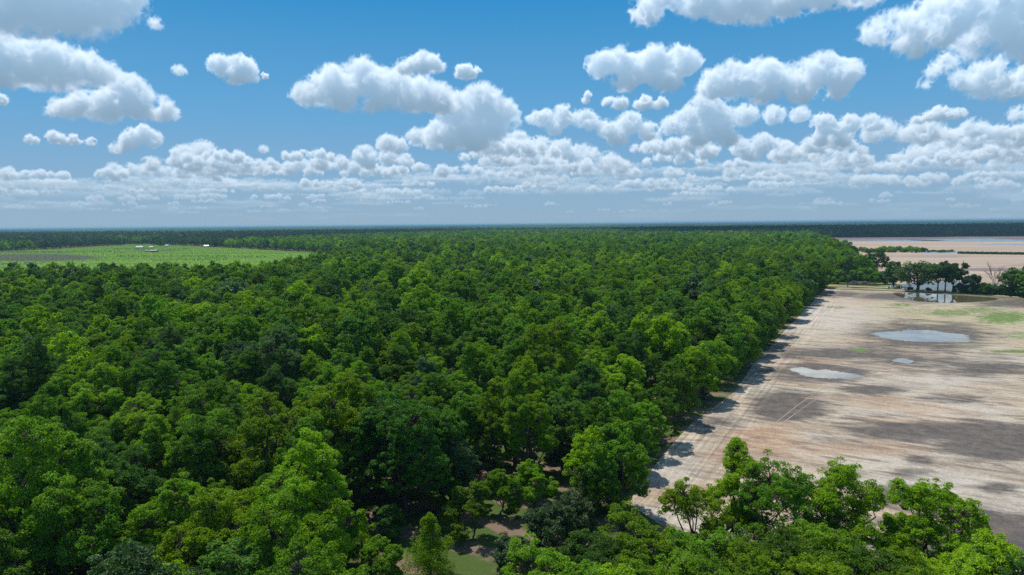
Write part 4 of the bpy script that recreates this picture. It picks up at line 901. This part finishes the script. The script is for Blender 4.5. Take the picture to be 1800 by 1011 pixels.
def pickup():
    x, y = gp(1567, 508.3); o = bpy.data.objects.new('pickup_truck', None); COL.objects.link(o); o.location = (x, y, 0.58); o.rotation_euler = (0, 0, math.radians(-12)); tag(o, 'small white pickup truck parked on the sandy track by the dense dark tree', 'truck')
    link('body', prism_mesh('truck_body', [(-2.6, .45), (2.6, .45), (2.65, .8), (2.55, 1.05), (1.3, 1.12), (-2.6, 1.12)], -.92, .92, M_WHITE), o)
    c_ = link('cab', prism_mesh('truck_cab', [(-.7, 1.12), (1.35, 1.12), (.75, 1.72), (-.55, 1.74)], -.84, .84, M_WHITE), o)
    for sy in (-1, 1): link('side_window', prism_mesh('side_window', [(-.52, 1.2), (1.05, 1.2), (.66, 1.62), (-.45, 1.64)], sy * .845 - .01, sy * .845 + .01, M_GLASS), c_)
    link('windscreen', mesh_np('windscreen', np.array([(1.33, -.72, 1.17), (1.33, .72, 1.17), (.82, .66, 1.68), (.82, -.66, 1.68)]), np.array([(0, 1, 2, 3)]), (M_GLASS,)), c_)
    link('load_bed', mesh_np('load_bed', *box(-2.5, -.8, -.8, .8, 1.121, 1.14), (M_GREY,)), o)
    for sx in (-1.65, 1.65):
        for sy in (-.93, .93):
            a = np.arange(16) * math.pi / 8; V = np.array([(sx + .37 * math.cos(q), sy + w, .37 + .37 * math.sin(q)) for w in (-.12, .12) for q in a])
            wq = link('wheel', mesh_np('wheel', V, [np.array([(i, (i + 1) % 16, 16 + (i + 1) % 16, 16 + i) for i in range(16)]), np.array([tuple(range(15, -1, -1)), tuple(range(16, 32))])], (M_TYRE,)), o)
            s_ = 1 if sy > 0 else -1; V = np.array([(sx + .2 * math.cos(q), sy + w, .37 + .2 * math.sin(q)) for w in (.11 * s_, .135 * s_) for q in a])
            link('rim', mesh_np('rim', V, [np.array([(i, (i + 1) % 16, 16 + (i + 1) % 16, 16 + i) for i in range(16)]), np.array([tuple(range(15, -1, -1)), tuple(range(16, 32))])], (M_GREY,)), wq)
    for sy in (-.7, .7): link('headlight', mesh_np('headlight', *box(2.6, 2.68, sy - .15, sy + .15, .78, .98), (M_GREY,)), o)
pickup()
M_PALE = plain_mat('pale_concrete', (0.55, 0.53, 0.48), (0.42, 0.40, 0.36), 3, 0.85)
for (a, b_, h, lab) in [(1583.5, 510, 2.6, 'pale standpipe at the left of the water, nearer the white truck'), (1590.5, 510.6, 2.0, 'shorter pale standpipe beside the other, nearer the widest live oak')]:
    x, y = gp(a, b_); o = bpy.data.objects.new('standpipe', None); COL.objects.link(o); o.location = (x, y, 0.3); tag(o, lab, 'pipe')
    link('pipe', mesh_np('pipe', *tube([((0, 0, -.4), .34), ((0, 0, h), .34)], 14), (M_PALE,), smooth=True), o)
    link('cap', mesh_np('cap', *tube([((0, 0, h - .02), .44), ((0, 0, h + .12), .44), ((0, 0, h + .2), .02)], 14), (M_PALE,)), o)

# ------------------------------------------------------------------ crop field: rows, hedges, sheds
def leaf_strip(name, segs, w, h, dens, leaf, mat, label=None, cat=None, kind=None, seed=1, grp=None):
    rg2 = np.random.default_rng(seed); Cc = []
    for a, b_ in segs:
        a = np.array(a); b_ = np.array(b_); L = np.linalg.norm(b_ - a); n = max(2, int(L * dens)); t = rg2.random(n)[:, None]; p = a + (b_ - a) * t
        d = unit(b_ - a); p = p + np.array([-d[1], d[0]]) * rg2.normal(0, w / 3, (n, 1)); Cc.append(np.concatenate([p, h * (0.25 + 0.6 * rg2.random((n, 1)))], 1))
    C = np.concatenate(Cc); O = np.tile(np.array([0, 0, 1.0]), (len(C), 1)); V, Q = leaves_at(rg2, C, np.full(len(C), h * .35), O, 4, leaf, leaf * .7, .8, .6, .7)
    V[:, 2] = np.maximum(V[:, 2], 0.05); c = V.mean(0) * np.array([1, 1, 0])
    return tag(link(name, mesh_np(name, V - c, Q, (mat,)), loc=c), label, cat, grp, kind)
rowsegs = []
CP = np.array(CROP); rot = unit(gp(400, 452) - gp(100, 455.5)); nrm = np.array([-rot[1], rot[0]])
for off in np.arange(0, 1500, 9.0):
    base = gp(100, 470) + nrm * (off - 250); ts = np.arange(-900, 1100, 14.0); P = base + ts[:, None] * rot; ins = inpoly(P, CROP) & (dist_poly(P, CROP) > 6)
    for i in np.nonzero(ins)[0]: rowsegs.append((P[i], P[i] + rot * 14))
M_CROPL = leaf_mat('crop_leaves', (0.100, 0.215, 0.010), (0.13, 0.255, 0.012), (0.17, 0.28, 0.01), 0.3, yel=0.5, spec=0.15)
leaf_strip('crop_rows', rowsegs, 2.8, 0.8, 0.7, 0.7, M_CROPL, 'bright green low crop growing in long rows across the clearing in the woods', 'crop', 'stuff', 4)
HG = [((200, 446.2), (219, 445.6), 'short dark hedge left of the grey sheds'), ((196, 438.6), (272, 439.6), 'dark hedge running behind the grey shed'), ((292, 440.6), (336, 438.2), 'dark hedge slanting away right of the sheds'),
      ((286, 452.2), (402, 451.6), 'long dark hedge across the middle of the bright crop'), ((346, 455.2), (470, 453.6), 'long thin hedge in the crop, just nearer than the middle one'), ((0, 444.4), (210, 443.4), 'long hedge at the back of the grey ploughed patch'),
      ((0, 466), (95, 463.5), 'dark hedge in front of the grey ploughed patch'), ((270, 459.5), (400, 459), 'broken hedge nearest the orchard in the crop'), ((205, 452.5), (282, 452.3), 'dashed hedge left of the long middle hedge')]
for i, (a, b_, lab) in enumerate(HG): leaf_strip('hedge', [(gp(*a), gp(*b_))], 3.0, 3.2, 0.9, 1.3, M_OAK, lab, 'hedge', None, 40 + i, 'hedges in the crop field')
def shed(px_, py_, w, d, h, rise, rz, mw, mr, lab, name='farm_shed', cat='shed', openf=False):
    x, y = gp(px_, py_); o = bpy.data.objects.new(name, None); COL.objects.link(o); o.location = (x, y, 0); o.rotation_euler = (0, 0, rz); tag(o, lab, cat)
    V = np.array([(-w/2, -d/2, 0), (w/2, -d/2, 0), (w/2, d/2, 0), (-w/2, d/2, 0), (-w/2, -d/2, h), (w/2, -d/2, h), (w/2, d/2, h), (-w/2, d/2, h), (-w/2, 0, h + rise), (w/2, 0, h + rise)], float)
    link('wall', mesh_np('shed_wall', V, [np.array([(0, 1, 5, 4), (2, 3, 7, 6)]), np.array([(1, 2, 6, 9, 5), (3, 0, 4, 8, 7)])], (mw,)), o)
    e = .5; k_ = rise / (d / 2); R_ = []
    for s_ in (-1, 1):
        a0, a1 = (s_ * (d/2 + e), h - e * k_ + .05), (0.0, h + rise + .05)
        R_.append((np.array([(-w/2 - e, a0[0], a0[1]), (w/2 + e, a0[0], a0[1]), (w/2 + e, 0, a1[1]), (-w/2 - e, 0, a1[1]), (-w/2 - e, a0[0], a0[1] + .12), (w/2 + e, a0[0], a0[1] + .12), (w/2 + e, 0, a1[1] + .12), (-w/2 - e, 0, a1[1] + .12)], float),
                   np.array([(0, 1, 2, 3), (4, 5, 6, 7), (0, 1, 5, 4), (1, 2, 6, 5), (3, 0, 4, 7)])))
    link('roof', mesh_np('shed_roof', *merge(R_), (mr,)), o)
    link('door', mesh_np('shed_door', *box(-w * .12, w * .12, -d/2 - .06, -d/2 - .003, 0.02, h * .8), (M_GLASS if openf else M_GREY,)), o)
    for sx in (-.32, .32): link('window', mesh_np('shed_window', *box(sx * w - .6, sx * w + .6, -d/2 - .05, -d/2 - .003, h * .4, h * .75), (M_GLASS,)), o)
M_ROOFW = plain_mat('white_roof', (0.30, 0.31, 0.32), (0.23, 0.24, 0.25), 0.5, 0.4, spec=0.5); M_ROOFG = plain_mat('grey_roof', (0.22, 0.21, 0.22), (0.30, 0.29, 0.29), 0.5, 0.6); M_WOODW = plain_mat('board_wall', (0.22, 0.17, 0.13), (0.30, 0.24, 0.19), 1, 0.85)
shed(246, 436.4, 13, 8, 2.6, 1.8, .1, M_WHITE, M_ROOFW, 'long white-roofed greenhouse shed, leftmost building in the crop field', 'greenhouse', 'greenhouse')
shed(266.5, 436.2, 7, 5, 2.4, 1.2, .05, M_WHITE, M_ROOFW, 'small white-roofed shed just right of the long white one')
shed(270.5, 443.4, 12, 6, 2.8, 1.4, .08, M_WOODW, M_ROOFG, 'low grey-roofed open shed nearer than the white-roofed ones', openf=True)
shed(258.5, 442.6, 4, 4, 2.4, 1.0, .3, M_WOODW, M_ROOFG, 'tiny dark hut left of the low grey-roofed shed', 'hut', 'hut')
shed(294, 433.8, 7, 6, 2.8, 1.6, -.1, M_WHITE, M_ROOFW, 'little white house at the back of the crop field, right of the tall dark tree', 'house', 'house')
shed(363, 434.6, 9, 6, 2.8, 1.8, .2, M_WOODW, M_ROOFW, 'pale-roofed cottage against the dark trees behind the crop', 'cottage', 'house')
K['field_oak'] = Kind(*broadleaf(760, H=16, R=6.5, n_lobe=11, per=10, leaf=1.3, n_cl=18, rc=1.2, base=.12, twigs=False), M_OAK, base='field_oak')
for (a, b_, s_, lab) in [(280, 433.2, 1.05, 'dark tree between the sheds and the little white house'), (286, 432.6, .6, 'small dark tree touching the right side of the tall dark one'), (376, 434.5, 1.1, 'tall dark tree right of the pale-roofed cottage'), (384, 434.3, .95, 'dark tree second right of the cottage'), (395, 435, .9, 'dark tree third right of the cottage')]:
    x, y = gp(a, b_); place(K['field_oak'], 'field_tree', x, y, s_, s_, a, lab, 'tree', None)

# ------------------------------------------------------------------ unseen cumulus added above the frame to shade the far right woods
def shade_cloud_bank():
    bm_v, bm_q, off = [], [], 0; rg2 = np.random.default_rng(77); alt = 2000.0; sh = alt / math.tan(SUN_EL)
    ox, oy = math.sin(SUN_AZ) * sh, math.cos(SUN_AZ) * sh
    th = np.linspace(0, math.pi, 13); ph = np.linspace(0, 2 * math.pi, 25)[:-1]
    T_, P_ = np.meshgrid(th, ph, indexing='ij'); U_ = np.stack([np.sin(T_) * np.cos(P_), np.sin(T_) * np.sin(P_), np.cos(T_)], -1).reshape(-1, 3)
    I = np.arange(13 * 24).reshape(13, 24); q = np.stack([I[:-1], np.roll(I, -1, 1)[:-1], np.roll(I, -1, 1)[1:], I[1:]], -1).reshape(-1, 4)
    for i in range(85):
        d = rg2.uniform(2000, 3700); t = rg2.uniform(0.22, 0.95); r = rg2.uniform(170, 330)
        if t < .3: r *= .6
        c = np.array([t * d + ox, d + oy, alt + rg2.normal(0, 40)]); w = 1 + 0.16 * np.sin(U_[:, :1] * 5 + i) + 0.12 * np.sin(U_[:, 1:2] * 9 + i * 2) + 0.1 * np.sin(U_[:, 2:] * 7 + i)
        bm_v.append(c + U_ * r * w * np.array([1, 1, .42])); bm_q.append(q + off); off += len(U_)
    m, t, out = new_mat('cloud_white'); p = t.new('ShaderNodeBsdfDiffuse'); p.inputs[0].default_value = (.9, .9, .9, 1); t.l.new(p.outputs[0], out.inputs[0])
    tag(link('cloud', mesh_np('cloud', np.concatenate(bm_v), np.concatenate(bm_q), (m,), smooth=True)), 'unseen cumulus added above the frame to shade the far right woods', 'cloud', kind='stuff')
shade_cloud_bank()

# ------------------------------------------------------------------ air
def haze():
    V, Q = box(-61000, 61000, -2500, 61000, -1.0, 50.0); m, t, out = new_mat('air')
    v = t.new('ShaderNodeVolumePrincipled'); v.inputs['Color'].default_value = (0.34, 0.62, 0.86, 1); v.inputs['Density'].default_value = 6.0e-5; v.inputs['Anisotropy'].default_value = 0.2
    t.l.new(v.outputs[0], out.inputs['Volume']); tag(link('haze', mesh_np('haze', V, Q, (m,))), 'thin blue haze in the air over the whole landscape', 'haze', kind='stuff')
haze()
